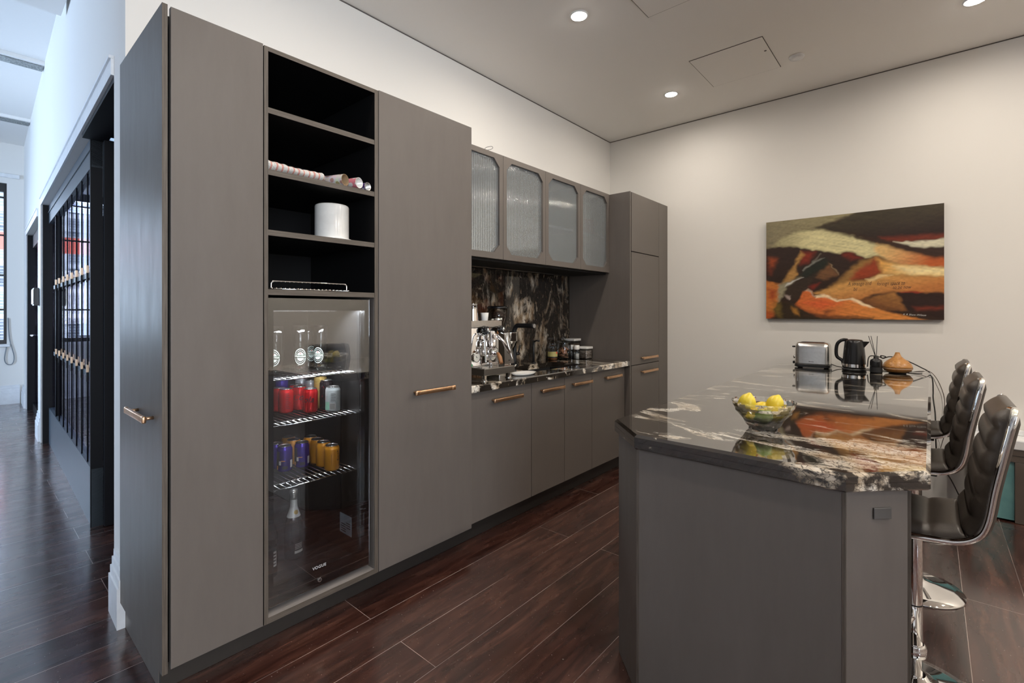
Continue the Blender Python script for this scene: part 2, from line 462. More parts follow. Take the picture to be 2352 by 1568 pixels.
w = tag(build(MB().frame([(-3.1, .85), (-.1, .85), (-.1, 2.9), (-3.1, 2.9)], [(-3.05, .9), (-.15, .9), (-.15, 2.85), (-3.05, 2.85)], 3.44, 3.48).box(3.45, 3.47, -2.12, -2.08, .9, 2.85).box(3.45, 3.47, -1.12, -1.08, .9, 2.85), 'window_6', M['winframe']), None, None, None, 'structure')  # window added in the unseen right wall to light the cabinets
build(MB().box(3.457, 3.463, -3.05, -.15, .9, 2.85), 'pane', M['clear'], w)
# far end wall of the office, two windows, one each side of the corridor wall
FXW = -10.12
mb = MB(); grid_wall(mb, (-4.5, 4.2), (0, 3.9), [(-2.2, 0.49, 0.87, 3.2), (1.10, 2.75, 0.87, 3.2)], FXW-0.18, FXW, 'y')
struct(mb, 'wall_far', M['wall'])
for i, (a, b) in enumerate([(-2.2, 0.49), (1.10, 2.75)]):
    mb = MB().frame([(a, .87), (b, .87), (b, 3.2), (a, 3.2)], [(a+.05, .93), (b-.03, .93), (b-.03, 3.08), (a+.05, 3.08)], FXW-.12, FXW-.05)
    for z in (1.37, 1.87, 2.45, 3.0): mb.box(FXW-.1, FXW-.07, a, b, z-.012, z+.012)
    for k in range(1, 4): mb.box(FXW-.1, FXW-.07, a+(b-a)*k/4-.012, a+(b-a)*k/4+.012, .9, 3.1)
    w = tag(build(mb, 'window_%d' % (i+1), M['winframe']), None, None, None, 'structure')
    build(MB().box(FXW-.088, FXW-.082, a+.05, b-.03, .93, 3.08), 'pane', M['clear'], w)
    build(MB().box(FXW-.02, FXW+.03, a-.03, b+.03, .83, .868, .005), 'window_sill', M['white'], w)
# building across the street
def mk_facade():
    t = NT('office_facade'); P = t.add('ShaderNodeNewGeometry').outputs['Position']
    sx = t.add('ShaderNodeSeparateXYZ'); t.l(P, sx.inputs[0])
    cb = t.add('ShaderNodeCombineXYZ'); t.l(sx.outputs[1], cb.inputs[0]); t.l(sx.outputs[2], cb.inputs[1])
    br = t.add('ShaderNodeTexBrick', offset=0.0); t.l(cb.outputs[0], br.inputs['Vector'])
    br.inputs['Scale'].default_value = 1; br.inputs['Brick Width'].default_value = 0.8; br.inputs['Row Height'].default_value = 0.62
    br.inputs['Mortar Size'].default_value = 0.055; br.inputs['Mortar Smooth'].default_value = 0
    br.inputs['Color1'].default_value = (0.03, 0.04, 0.06, 1); br.inputs['Color2'].default_value = (0.13, 0.15, 0.18, 1); br.inputs['Mortar'].default_value = (0.38, 0.40, 0.43, 1)
    zf = t.add('ShaderNodeMath', operation='FRACT'); t.l(t.math('MULTIPLY', sx.outputs[2], 14), zf.inputs[0])
    c = t.mix(t.math('MULTIPLY', t.math('GREATER_THAN', zf.outputs[0], 0.6), 0.35), br.outputs['Color'], (0.40, 0.41, 0.43, 1))
    red = t.math('MULTIPLY', t.math('GREATER_THAN', sx.outputs[2], 2.78), t.math('LESS_THAN', sx.outputs[2], 3.18))
    c = t.mix(red, c, (0.40, 0.06, 0.035, 1))
    return t.set(c, 0.5)
M['facade'] = mk_facade()
fb = MB().box(-17.2, -16.2, -9, 12, -3, 8)
for z in (-0.4, 0.84, 2.08, 3.32, 4.6): fb.box(-16.2, -16.08, -9, 12, z, z+.14)
tag(build(fb, 'office_building', M['facade']), 'grey banded office building with a red strip seen through the far window', 'building')
# corridor wall: turned a degree and a half from the kitchen, s runs away from the corner
TH = math.radians(1.45)
def cor(s, d, z): return (KX-0.0-s*math.cos(TH)+d*math.sin(TH), 0.472+s*math.sin(TH)+d*math.cos(TH), z)
mb = MB(cor); grid_wall(mb, (0.0, 7.7), (0, 3.9), [(0.26, 4.27, -1, 2.42), (4.80, 6.80, -1, 2.38)], 0, 0.12, 'x')
struct(mb, 'wall_corridor', M['wall'])
def architrave(a, b, z, near=False):
    mb = MB(cor)
    mb.box(b, b+.07, -.012, -.0005, .001, z+.075)
    if near: mb.box(a-.07, a, -.012, -.0005, .001, z+.075)
    mb.box(a-(.07 if near else 0), b, -.012, -.0005, z, z+.075)
    mb.box(a-(.07 if near else 0), b+.075, -.02, -.0005, z+.0755, z+.09)
    return mb
def skirt(mb, a, b, sgn=-1):
    for (t, z0, z1) in ((.030, 0, .17), (.024, .17, .205), (.018, .205, .24), (.012, .24, .27)):
        mb.box(a, b, 0 if sgn > 0 else -t, t if sgn > 0 else 0, z0, z1)
sk = MB(cor); skirt(sk, -0.012, .19)
struct(sk, 'baseboard_corridor', M['white'])
sk = MB(cor); skirt(sk, 4.345, 4.72); struct(sk, 'baseboard_pier', M['white'])
sk = MB(cor); skirt(sk, 6.88, 7.53); struct(sk, 'baseboard_end', M['white'])
sk = MB()
for (t, z0, z1) in ((.030, 0, .17), (.024, .17, .205), (.018, .205, .24), (.012, .24, .27)): sk.box(FXW, FXW+t, -4.3, .62, z0, z1); sk.box(FXW, FXW+t, .86, 3.9, z0, z1)
struct(sk, 'baseboard_far', M['white'])
sk = MB()
for (t, z0, z1) in ((.030, 0, .17), (.024, .17, .205), (.018, .205, .24), (.012, .24, .27)): sk.box(KX+.0005, KX+t, .4725, .4845, z0, z1)
struct(sk, 'baseboard_left', M['white'])
# ceiling of the office: higher, with a lower bulkhead beside the kitchen and steel strips
struct(MB().box(-10.3, -2.7, -4.6, 4.2, 3.78, 3.9), 'ceiling_corridor', M['ceil'])
struct(MB().box(-4.75, -2.7, -4.5, 0.50, 3.47, 3.78), 'trim_2', M['ceil'])
struct(MB().box(-2.72, -2.60, -4.5, 0.45, CZ, 3.78), 'trim_3', M['ceil'])
def mk_galv():
    t = NT('galvanised_steel'); n = t.noise(t.coord(), 60, 5, 0.7)
    return t.set(t.ramp(n, [(0.35, (0.10, 0.11, 0.11)), (0.65, (0.42, 0.44, 0.44))]), 0.5, 0.7)
M['galv'] = mk_galv()
for i, x in enumerate((-6.65, -8.75)):
    b = MB().box(x-.11, x+.11, -4.2, 0.625 if i else 0.572, 3.745, 3.7795)
    o = struct(b, 'trim_%d' % (i+4), M['ceil'])
    build(MB().box(x-.07, x+.07, -4.2, 0.62 if i else 0.568, 3.735, 3.7445), 'steel_strip', M['galv'], o)
# room behind the glazed partition
struct(MB().box(-10.3, KX-0.12, 4.08, 4.2, 0, 3.78), 'wall_office', M['wall'])
# picture rail bead on far wall
struct(MB().box(FXW, FXW+.03, -4.3, .62, 3.28, 3.34, .008), 'trim_6', M['white'])

# glazed sliding partition (door_1)
M['dark_steel'] = plain('dark_blue_grey_steel', (0.06, 0.075, 0.09), 0.42, 0.0, spec=0.35)
M['black_door'] = plain('black_door_paint', (0.004, 0.004, 0.006), 0.5, spec=0.2)
M['part_glass'] = thin_glass('partition_glass', 0.06, 0.45, (0.90, 0.88, 1.0))
d1 = tag(build(architrave(.26, 4.27, 2.42), 'door_1', M['white']), None, None, None, 'structure')
f = MB(cor); f.box(1.34, 4.265, .045, .10, 2.23, 2.415); f.box(1.34, 4.265, .045, .10, 0.0, .36); f.box(1.34, 4.265, .038, .046, 2.335, 2.345)
build(f, 'door_frame', M['dark_steel'], d1)
f = MB(cor); f.box(.265, 1.335, .001, .12, 2.395, 2.4195); f.box(4.19, 4.265, .0, .115, 0, 2.415); f.box(3.60, 3.64, .05, .09, .36, 2.23); f.box(1.34, 1.365, .04, .10, .0, 2.415)  # first box blackens the soffit: painted shade under the door head
build(f, 'door_stile', M['black_door'], d1)
build(MB(cor).box(1.365, 4.19, .07, .078, .36, 2.23), 'door_pane', M['part_glass'], d1)
BAR = [3.572, 3.295, 2.968, 2.683, 2.396, 2.111, 1.833, 1.563]
for s in BAR: build(MB(cor).cyl((s, .052, .36), (s, .052, 2.23), .0042, None, 8), 'door_bar', M['black_door'], d1)
M['brass'] = plain('dull_brass', (0.55, 0.40, 0.28), 0.35, 0.9)
for zb in (1.585, .94):
    f = MB(cor); f.box(1.36, 3.9, .058, .061, zb-.03, zb+.005)
    build(f, 'door_rail', M['dark_steel'], d1)
    for s in BAR:
        br = build(MB(cor).box(s-.014, s+.014, .044, .058, zb+.0, zb+.05, .002), 'door_bracket', M['brass'], d1)
        build(MB(cor).box(s-.012, s+.012, .045, .056, zb-.06, zb-.001, .002), 'bracket_lug', M['black_door'], br)
leaf = MB(cor); leaf.box(1.29, 1.335, .10, 2.4, 0.004, 2.4); 
build(leaf, 'door_leaf', M['black_door'], d1)
inn = MB(cor); inn.box(0.26, 1.28, 2.42, 2.46, 0, 2.5); inn.box(0.20, 0.255, .125, 2.42, 0, 2.5); inn.box(0.2, 1.33, .125, 2.46, 2.43, 2.5)  # black boxes stand in for the darkness of the unlit room
build(inn, 'door_dark_lining', M['black_door'], d1)
# second doorway further along (door_2)
d2 = tag(build(architrave(4.80, 6.80, 2.38), 'door_2', M['white']), None, None, None, 'structure')
f = MB(cor); f.box(6.68, 6.795, .0, .115, 0, 2.375); f.box(4.805, 5.6, .10, .14, 0, 2.375); f.box(5.0, 6.7, .05, .10, 2.2, 2.375); f.box(5.0, 6.7, .05, .10, 0, .1)
build(f, 'door_frame', M['black_door'], d2)
build(MB(cor).box(5.0, 6.68, .072, .08, .1, 2.2), 'door_pane', M['part_glass'], d2)
build(MB(cor).box(5.55, 5.6, .04, .09, .1, 2.2), 'door_stile', M['steel'], d2)
build(MB(cor).cyl((6.45, .03, 1.02), (6.6, .03, 1.02), .012).cyl((6.6, .03, 1.02), (6.6, .075, 1.02), .011), 'door_handle', M['steel'], d2)
f = MB(cor); f.box(4.81, 6.79, .13, 2.3, 2.4, 2.45); f.box(4.7, 4.8, .125, 2.3, 0, 2.45)  # black panels painted in place of the dark behind this doorway
build(f, 'door_dark_lining', M['black_door'], d2)
# wall tablet between the two doorways
t = thing('wall_tablet', 'black boxed wall panel with silver edge between the two dark doorways', 'wall panel', cor(4.55, 0, 1.41))
build(MB(cor).box(4.43, 4.68, -.052, -.0125, 1.40, 1.585, .004), 'housing', M['black_plastic'], t)
build(MB(cor).box(4.45, 4.66, -.060, -.0525, 1.415, 1.57, .002), 'screen', M['steel'], t)
tag(build(MB().tube(bez([(FXW+.012, .50, 1.25), (FXW+.012, .515, .95), (FXW+.014, .56, .70), (FXW+.014, .545, .585), (FXW+.014, .49, .58), (FXW+.014, .465, .66), (FXW+.012, .485, .83)]), .006, 6), 'blind_cord', plain('grey_cord', (.25, .27, .29), .6)), 'grey blind cord hanging in a loop below the far window', 'cord')

# ================================================================== CEILING FITTINGS
proto = None
DL_LABELS = {0: 'round ceiling downlight nearest the tall open shelves', 1: 'round ceiling downlight above the far end of the kitchen run', 2: 'round ceiling downlight above the bar stools, cut by the top of the photo'}
proto = thing('ceiling_downlight', DL_LABELS[0], 'ceiling light', (0, 0, CZ), 'recessed downlights in the kitchen ceiling')
build(MB().lathe([(0.056, -.0005), (0.056, -.004), (0.047, -.006), (0.045, -.0005)], (0, 0, CZ), 36, True, (False, False)), 'rim', M['white'], proto)
build(MB().lathe([(0.0449, -.001), (0.0445, -.0035), (0.036, -.008), (0.018, -.012), (0.002, -.013)], (0, 0, CZ), 32), 'lens', M['lamp'], proto)
for i, (x, y) in enumerate(DOWNLIGHTS[:3]):
    if i == 0: o = proto; o.location = (x, y, CZ)
    else: o = dup(proto, (x, y, CZ), 0, DL_LABELS[i])
def hatch(x0, x1, y0, y1, label, hole):
    t = thing('ceiling_hatch', label, 'access panel', ((x0+x1)/2, (y0+y1)/2, CZ-.004), 'access panels in the kitchen ceiling')
    build(MB().box(x0, x1, y0, y1, CZ-.0025, CZ-.0005), 'gap_line', M['groove'], t)
    build(MB().box(x0+.004, x1-.004, y0+.004, y1-.004, CZ-.004, CZ-.0026), 'panel', M['ceil'], t)
    if hole: build(MB().cyl((x1-.03, y0+.2, CZ-.0048), (x1-.03, y0+.2, CZ-.0041), .008), 'lock', M['black_matte'], t)
hatch(-1.316, -.832, 3.46, 3.98, 'square ceiling access panel with a small dark lock near the back wall', True)
hatch(-1.308, -.83, 2.26, 2.782, 'square ceiling access panel cut off by the top edge of the photo', False)
t = thing('smoke_detector', 'round white smoke detector on the ceiling beside the access panel', 'smoke detector', (-.715, 3.895, CZ))
build(MB().lathe([(.048, -.0005), (.048, -.006), (.044, -.014), (.02, -.017)], (-.715, 3.895, CZ), 32), 'cover', M['white'], t)
build(MB().lathe([(.052, -.0004), (.052, -.003)], (-.715, 3.895, CZ), 32), 'base', M['ceil'], t)

# ================================================================== KITCHEN RUN
def pull(parent, y0, y1, z, x, mat=None):
    """copper bar handle on a door face that looks along +x"""
    mb = MB(); mb.box(x+.026, x+.038, y0, y1, z-.011, z+.011, .004, 3)
    for y in (y0+.018, y1-.018): mb.cyl((x, y, z), (x+.028, y, z), .006, None, 12)
    for y in (y0, y1-.024): mb.box(x+.0255, x+.0392, y-.0006, y+.0246, z-.0122, z+.0122, .005, 3)
    return build(mb, 'handle', M['copper'], parent)
# tall end cabinet
t = thing('tall_cabinet', 'tall taupe end cabinet with a dark blue-grey side and bar handle by the corridor', 'cabinet', (-2.26, .62, .115), 'tall taupe cabinets')
sp = build(MB().box(-2.574, FX, .453, .469, .112, 2.368), 'side_panel', M['lam'], t)
build(MB().box(FX+.0003, FX+.0012, .453, .469, .112, 2.368), 'edge_strip', M['edge'], sp)
mb = MB(); mb.box(-2.285, -2.03, .4155, .4275, .951, .973, .003, 3)
for x in (-2.262, -2.052): mb.cyl((x, .4275, .962), (x, .4535, .962), .006, None, 12)
mb.box(-2.30, -2.276, .415, .4285, .9495, .9745, .005, 3); mb.box(-2.05, -2.026, .415, .4285, .9495, .9745, .005, 3)
build(mb, 'handle', M['copper'], sp)
build(MB().box(-2.572, -1.985, .4695, .779, .125, 2.350), 'carcass', M['black_lam'], t)
build(MB().box(FX-.02, FX, .478, .778, .12, 2.366, .0012), 'door', M['lam'], t)
# open shelving bay
t = thing('open_shelf_unit', 'tall open shelving bay with black interior above the drinks fridge', 'shelf unit', (-2.26, 1.035, .12))
for (a, b) in ((.7815, .7965), (1.272, 1.2905)):
    s = build(MB().box(-2.572, FX-.002, a, b, .12, 2.362), 'side_panel', M['black_lam'], t)
    build(MB().box(FX-.0018, FX, a, b, .12, 2.362), 'edge_strip', M['edge'], s)
s = build(MB().box(-2.572, FX-.002, .7968, 1.2717, 2.345, 2.362), 'top_panel', M['black_lam'], t); build(MB().box(FX-.0018, FX, .7968, 1.2717, 2.345, 2.362), 'edge_strip', M['edge_h'], s)
for z in (2.128, 1.888, 1.652, 1.42):
    s = build(MB().box(-2.555, FX-.004, .7968, 1.2717, z-.022, z), 'shelf', M['black_lam'], t)
    build(MB().box(FX-.0038, FX-.002, .7968, 1.2717, z-.022, z), 'edge_strip', M['edge_h'], s)
build(MB().box(-2.574, -2.556, .7968, 1.2717, .142, 2.345), 'back_panel', M['black_lam'], t)
s = build(MB().box(-2.572, FX-.002, .7968, 1.2717, .120, .142), 'bottom_panel', mk_laminate('pale_shelf_board', (.30, .275, .26)), t); build(MB().box(FX-.0018, FX, .7968, 1.2717, .120, .142), 'edge_strip', M['edge_h'], s)
# lining of the fridge niche, visible at its right side
build(MB().box(-2.2, FX-.003, 1.2702, 1.2718, .142, 1.398), 'niche_lining', M['lam'], t)
# pantry cabinet
t = thing('tall_cabinet', 'tall taupe cabinet with one long copper bar handle right of the drinks fridge', 'cabinet', (-2.26, 1.595, .12), 'tall taupe cabinets')
build(MB().box(-2.572, FX-.022, 1.2925, 1.8975, .125, 2.360), 'carcass', M['lam'], t)
dr = build(MB().box(FX-.02, FX, 1.295, 1.8965, .12, 2.366, .0012), 'door', M['lam'], t)
pull(dr, 1.483, 1.745, .931, FX)
# kickboard
kb = MB(); kb.box(PX-.015, PX, .472, 4.545, 0.001, .115)
tag(build(kb, 'kickboard', M['plinth']), 'long dark kickboard under the kitchen cabinets', 'kickboard')
tag(build(MB().box(-2.574, PX-.016, .470, .486, .001, .111), 'kickboard_return', M['lam']), 'blue-grey kickboard return below the end cabinet side', 'kickboard')
# base cabinets
BASE = [(1.900, 2.492, 2.10, 2.372, 'with the reddest handle, next to the pantry'), (2.496, 2.872, 2.577, 2.835, 'second from the pantry, under the sink'), (2.876, 3.244, 2.957, 3.206, 'third from the pantry'), (3.248, 3.776, 3.425, 3.675, 'beside the tall corner cabinet')]
for i, (a, b, h0, h1, w) in enumerate(BASE):
    t = thing('base_cabinet', 'taupe base cabinet '+w, 'cabinet', (-2.28, (a+b)/2, .115), 'base cabinets under the worktop')
    build(MB().box(-2.572, BX-.022, a, b, .118, .60 if i in (1, 2) else .873), 'carcass', M['black_lam'], t)
    d = build(MB().box(BX-.02, BX, a, b, .112, .866, .0012), 'door', M['lam'], t)
    pull(d, h0, h1, .802, BX)
# worktop with the sink cut out
SK = (2.66, 3.28, -2.40, -2.09)
mb = MB(); U = [1.8985, SK[0], SK[1], 3.782]; V = [-2.565, SK[2], SK[3], FX]
for i in range(3):
    for j in range(3):
        if i == 1 and j == 1: continue
        mb.box(V[j], V[j+1] if j < 2 else V[j+1]-.006, U[i], U[i+1], WT-.04, WT)
mb.put([(FX-.006, U[0], WT), (FX, U[0], WT-.006), (FX, U[0], WT-.04), (FX-.006, U[0], WT-.04), (FX-.006, U[3], WT), (FX, U[3], WT-.006), (FX, U[3], WT-.04), (FX-.006, U[3], WT-.04)], [(0, 1, 2, 3), (4, 7, 6, 5), (0, 4, 5, 1), (1, 5, 6, 2), (2, 6, 7, 3)])
tag(build(mb, 'worktop', M['granite_run']), 'black and cream granite worktop along the kitchen wall', 'worktop')
tag(build(MB().box(-2.578, -2.566, 1.8985, 3.782, WT-.04, 1.674), 'splashback', M['granite_splash']), 'black splashback slab with gold and cream clouds behind the coffee machine', 'splashback')
mb = MB(); a, b, c, d = SK; z0 = .70
mb.box(c-.012, d+.012, a-.012, b+.012, z0-.01, z0); mb.box(c-.012, c, a-.012, b+.012, z0, WT-.041); mb.box(d, d+.012, a-.012, b+.012, z0, WT-.041); mb.box(c, d, a-.012, a, z0, WT-.041); mb.box(c, d, b, b+.012, z0, WT-.041)
t = thing('sink', 'black undermounted sink set in the granite worktop', 'sink', ((c+d)/2, (a+b)/2, z0-.01))
build(mb, 'basin', M['black_matte'], t)
build(MB().lathe([(.04, 0.0005), (.04, .004), (.02, .005)], ((c+d)/2, (a+b)/2, z0), 24), 'drain', M['steel'], t)
t = thing('kitchen_tap', 'black kitchen tap with a horizontal spout behind the coffee machine', 'tap', (-2.49, 2.9, WT))
build(MB().tube(bez([(-2.49, 2.9, WT), (-2.49, 2.9, 1.15), (-2.487, 2.9, 1.195), (-2.465, 2.9, 1.222), (-2.43, 2.9, 1.226), (-2.29, 2.9, 1.226)], 8), .018, 16), 'spout', M['black_matte'], t)
build(MB().lathe([(.03, 0), (.03, .008), (.022, .012)], (-2.49, 2.9, WT), 24), 'base', M['black_matte'], t)
build(MB().cyl((-2.49, 2.92, 1.0), (-2.49, 2.955, 1.0), .013).tube([(-2.49, 2.945, 1.0), (-2.47, 2.947, 1.07)], .006), 'lever', M['black_matte'], t)
build(MB().cyl((-2.2899, 2.9, 1.226), (-2.289, 2.9, 1.226), .0155, None, 24), 'aerator', plain('grey_disc', (.30, .28, .26), .4), t)
t = thing('filter_tap', 'slim black upright filter tap at the back of the sink', 'tap', (-2.46, 3.105, WT))
build(MB().cyl((-2.46, 3.105, WT), (-2.46, 3.105, 1.10), .011, None, 14), 'post', M['black_matte'], t)
build(MB().lathe([(.02, 0), (.02, .006), (.012, .01)], (-2.46, 3.105, WT), 18), 'base', M['black_matte'], t)
build(MB().tube([(-2.46, 3.105, 1.085), (-2.43, 3.105, 1.10), (-2.40, 3.105, 1.097)], .007), 'spout', M['black_matte'], t)
# wall cabinets with reeded glass
def mk_reed():
    t = NT('reeded_glass'); t.n.remove(t.b)
    tr = t.add('ShaderNodeBsdfTransparent'); tr.inputs[0].default_value = (.86, .91, .93, 1)
    rf = t.add('ShaderNodeBsdfRefraction'); rf.inputs['Roughness'].default_value = .12; rf.inputs['IOR'].default_value = 1.12; rf.inputs[0].default_value = (.86, .91, .93, 1)
    gl = t.add('ShaderNodeBsdfGlossy'); gl.inputs['Roughness'].default_value = .06
    tl = t.add('ShaderNodeBsdfDiffuse'); tl.inputs[0].default_value = (.60, .64, .66, 1)
    fr = t.add('ShaderNodeFresnel'); fr.inputs[0].default_value = 1.6
    m1 = t.add('ShaderNodeMixShader'); m1.inputs[0].default_value = .35; t.l(tr.outputs[0], m1.inputs[1]); t.l(rf.outputs[0], m1.inputs[2])
    m2 = t.add('ShaderNodeMixShader'); m2.inputs[0].default_value = .22; t.l(m1.outputs[0], m2.inputs[1]); t.l(tl.outputs[0], m2.inputs[2])
    m3 = t.add('ShaderNodeMixShader'); t.l(fr.outputs[0], m3.inputs[0]); t.l(m2.outputs[0], m3.inputs[1]); t.l(gl.outputs[0], m3.inputs[2])
    t.l(m3.outputs[0], t.out.inputs[0]); return t.m
M['reed'] = mk_reed()
M['cab_in'] = plain('pale_cabinet_lining', (.50, .51, .50), .6)
def octo(y0, y1, z0, z1, c): return [(y0+c, z0), (y1-c, z0), (y1, z0+c), (y1, z1-c), (y1-c, z1), (y0+c, z1), (y0, z1-c), (y0, z0+c)]
UZ0, UZ1 = 1.68, 2.37
UP = [(1.903, 2.383, 'half hidden by the tall pantry cabinet'), (2.386, 2.853, 'second from the pantry'), (2.856, 3.322, 'third from the pantry'), (3.325, 3.785, 'with a red blur behind it')]
for i, (a, b, w) in enumerate(UP):
    t = thing('wall_cabinet', 'wall cabinet with an eight-sided reeded glass door '+w, 'cabinet', (-2.36, (a+b)/2, UZ0), 'reeded glass wall cabinets')
    mb = MB(); X0, X1 = -2.574, UX-.021
    mb.box(X0, X1, a+.001, a+.016, UZ0, UZ1-.003); mb.box(X0, X1, b-.016, b-.001, UZ0, UZ1-.003); mb.box(X0, X1, a+.016, b-.016, UZ0, UZ0+.016); mb.box(X0, X1, a+.016, b-.016, UZ1-.019, UZ1-.003)
    build(mb, 'carcass', M['lam'], t)
    mb = MB(); mb.box(X0+.001, X0+.008, a+.0165, b-.0165, UZ0+.0165, UZ1-.0195); mb.box(X0+.008, X1-.002, a+.0165, a+.018, UZ0+.0165, UZ1-.0195); mb.box(X0+.008, X1-.002, b-.018, b-.0165, UZ0+.0165, UZ1-.0195); mb.box(X0+.008, X1-.002, a+.018, b-.018, UZ0+.0165, UZ0+.018)
    build(mb, 'lining', M['cab_in'], t)
    build(MB().box(X0+.01, X1-.05, a+.019, b-.019, 1.985, 2.003), 'shelf', M['white'], t)
    oc_o = [(a+.06, UZ0), (b-.06, UZ0), (b, UZ0+.05), (b, UZ1-.05), (b-.06, UZ1), (a+.06, UZ1), (a, UZ1-.05), (a, UZ0+.05)]
    inn = octo(a+.034, b-.034, UZ0+.040, UZ1-.034, .052)
    fr = MB(); fr.frame(oc_o, inn, UX-.02, UX)
    for (ya, za, yb, zb) in ((a, UZ0, a+.06, UZ0+.05), (b, UZ0, b-.06, UZ0+.05), (b, UZ1, b-.06, UZ1-.05), (a, UZ1, a+.06, UZ1-.05)):
        fr.put([(x, y, z) for x in (UX-.02, UX) for (y, z) in ((ya, za), (yb, za), (ya, zb))], [(0, 1, 2), (3, 5, 4), (0, 3, 4, 1), (0, 2, 5, 3), (1, 4, 5, 2)])
    d = build(fr, 'door', M['lam'], t)
    # ribbed pane
    ya, yb, za, zb = a+.03, b-.03, UZ0+.036, UZ1-.03; n = 26*6; vs = []; fs = []
    for k in range(n+1):
        y = ya+(yb-ya)*k/n; x = UX-.016+.0028*abs(math.sin(PI*k/6))
        vs += [(x, y, za), (x, y, zb)]
    fs = [(2*k, 2*k+2, 2*k+3, 2*k+1) for k in range(n)]
    m0 = len(vs)
    vs += [(UX-.019, ya, za), (UX-.019, yb, za), (UX-.019, yb, zb), (UX-.019, ya, zb)]; fs.append((m0, m0+3, m0+2, m0+1))
    build(MB().put(vs, fs, True), 'glass_pane', M['reed'], d)
# underside with the slim range hood
t = thing('range_hood', 'slim black extractor strip under the wall cabinets', 'range hood', (-2.4, 2.8, 1.66))
build(MB().box(-2.56, UX-.03, 1.91, 3.775, 1.664, 1.679), 'body', M['black_lam'], t)
build(MB().box(-2.50, -2.488, 1.92, 3.74, 1.6605, 1.6635), 'metal_lip', M['steel'], t)
# blur of something red in the last wall cabinet
tag(build(MB().box(-2.46, -2.36, 3.52, 3.66, 2.0035, 2.16, .006), 'red_box', plain('red_card', (.55, .06, .03), .5)), 'red box on the shelf behind the last reeded glass door', 'box')
for i, (yy, lab) in enumerate(((2.98, 'stack of white bowls behind the third reeded glass door'), (2.52, 'stack of white bowls behind the second reeded glass door'))):
    tag(build(MB().lathe([(.03, 0), (.05, .02), (.07, .05), (.07, .10), (.064, .10), (.05, .03)], (-2.40, yy+.08, UZ0+.0182), 24, True, (True, False)), 'bowl_stack', M['ceramic']), lab, 'bowls')
tag(build(MB().tube(bez([(-2.36, 2.40, 2.3705), (-2.355, 2.405, 2.44), (-2.35, 2.43, 2.48), (-2.35, 2.49, 2.505), (-2.35, 2.495, 2.49), (-2.35, 2.44, 2.465)], 6), .0022, 6), 'loose_wire', plain('grey_wire', (.2, .2, .2), .5)), 'thin grey wire end sticking up above the wall cabinets', 'wire')
# tall corner cabinet
t = thing('tall_cabinet', 'tall taupe corner cabinet with three doors against the back wall', 'cabinet', (-2.26, 4.17, .12), 'tall taupe cabinets')
build(MB().box(-2.572, FX-.002, 3.787, 3.803, .118, 2.368), 'side_panel', M['lam'], t)
build(MB().box(-2.570, FX-.024, 3.804, 4.545, .118, 2.352), 'carcass', M['black_lam'], t)
for (z0, z1, hz) in ((1.858, 2.366, None), (.872, 1.851, .925), (.118, .866, .803)):
    d = build(MB().box(FX-.02, FX, 3.812, 4.362, z0, z1, .0012), 'door', M['lam'], t)
    if hz: pull(d, 3.975, 4.275, hz, FX)
build(MB().box(FX-.02, FX, 4.366, 4.562, .118, 2.366, .0012), 'filler_strip', M['lam'], t)

# ================================================================== ISLAND
A, B, C_, D = (-.941, 1.702), (-.768, 1.525), (-.166, 1.515), (0.0, 1.683)
FAR = 4.44
top = [A, B, C_, D, (0.0, FAR), (-.941, FAR)]
def inset(poly, d):
    n = len(poly); out = []
    for i in range(n):
        p0, p1, p2 = [Vector(poly[(i+k-1) % n]).to_2d() for k in range(3)]
        e1 = (p1-p0).normalized(); e2 = (p2-p1).normalized()
        n1 = Vector((-e1.y, e1.x)); n2 = Vector((-e2.y, e2.x))
        bis = (n1+n2).normalized(); out.append(tuple(p1+bis*(d/max(.2, bis.dot(n1)))))
    return out
mb = MB(); rings = [(inset(top, .010), IT), (top, IT-.008), (top, IT-.025), (inset(top, .0015), IT-.0255), (top, IT-.026), (top, IT-.045), (inset(top, .006), IT-.05)]
vs = []; n = len(top)
for poly, z in rings: vs += [(x, y, z) for x, y in poly]
fs = [tuple(range(n)), tuple(range((len(rings)-1)*n, len(rings)*n))[::-1]]
for k in range(len(rings)-1): fs += [(k*n+i, (k+1)*n+i, (k+1)*n+(i+1) % n, k*n+(i+1) % n) for i in range(n)]
mb.put(vs, fs)
tag(build(mb, 'island_countertop', M['granite']), 'polished black granite countertop of the kitchen island', 'countertop')
body = inset([A, B, C_, (0-.03, 1.655), (-.03, FAR), (-.941, FAR)], .014)
body[3] = (-.044, 1.66)
t = thing('kitchen_island', 'kitchen island with dark grey panels and cut corners', 'kitchen island', (-.47, 3.0, 0))
P = body; zt = IT-.0505
def wallpanel(p, q, name, mat, th=.018, gap=.004, z0=.002):
    p = Vector(p).to_2d(); q = Vector(q).to_2d(); e = (q-p).normalized(); nn = Vector((-e.y, e.x))
    p2, q2 = p+e*gap, q-e*gap
    return build(MB().prism([tuple(p2), tuple(q2), tuple(q2+nn*th), tuple(p2+nn*th)], z0, zt), name, mat, t)
wallpanel(P[0], P[1], 'corner_panel', M['lam']); wallpanel(P[1], P[2], 'end_panel', M['lam']); cp = wallpanel(P[2], P[3], 'corner_panel', M['lam'])
wallpanel(P[5], P[0], 'side_panel', M['lam'])
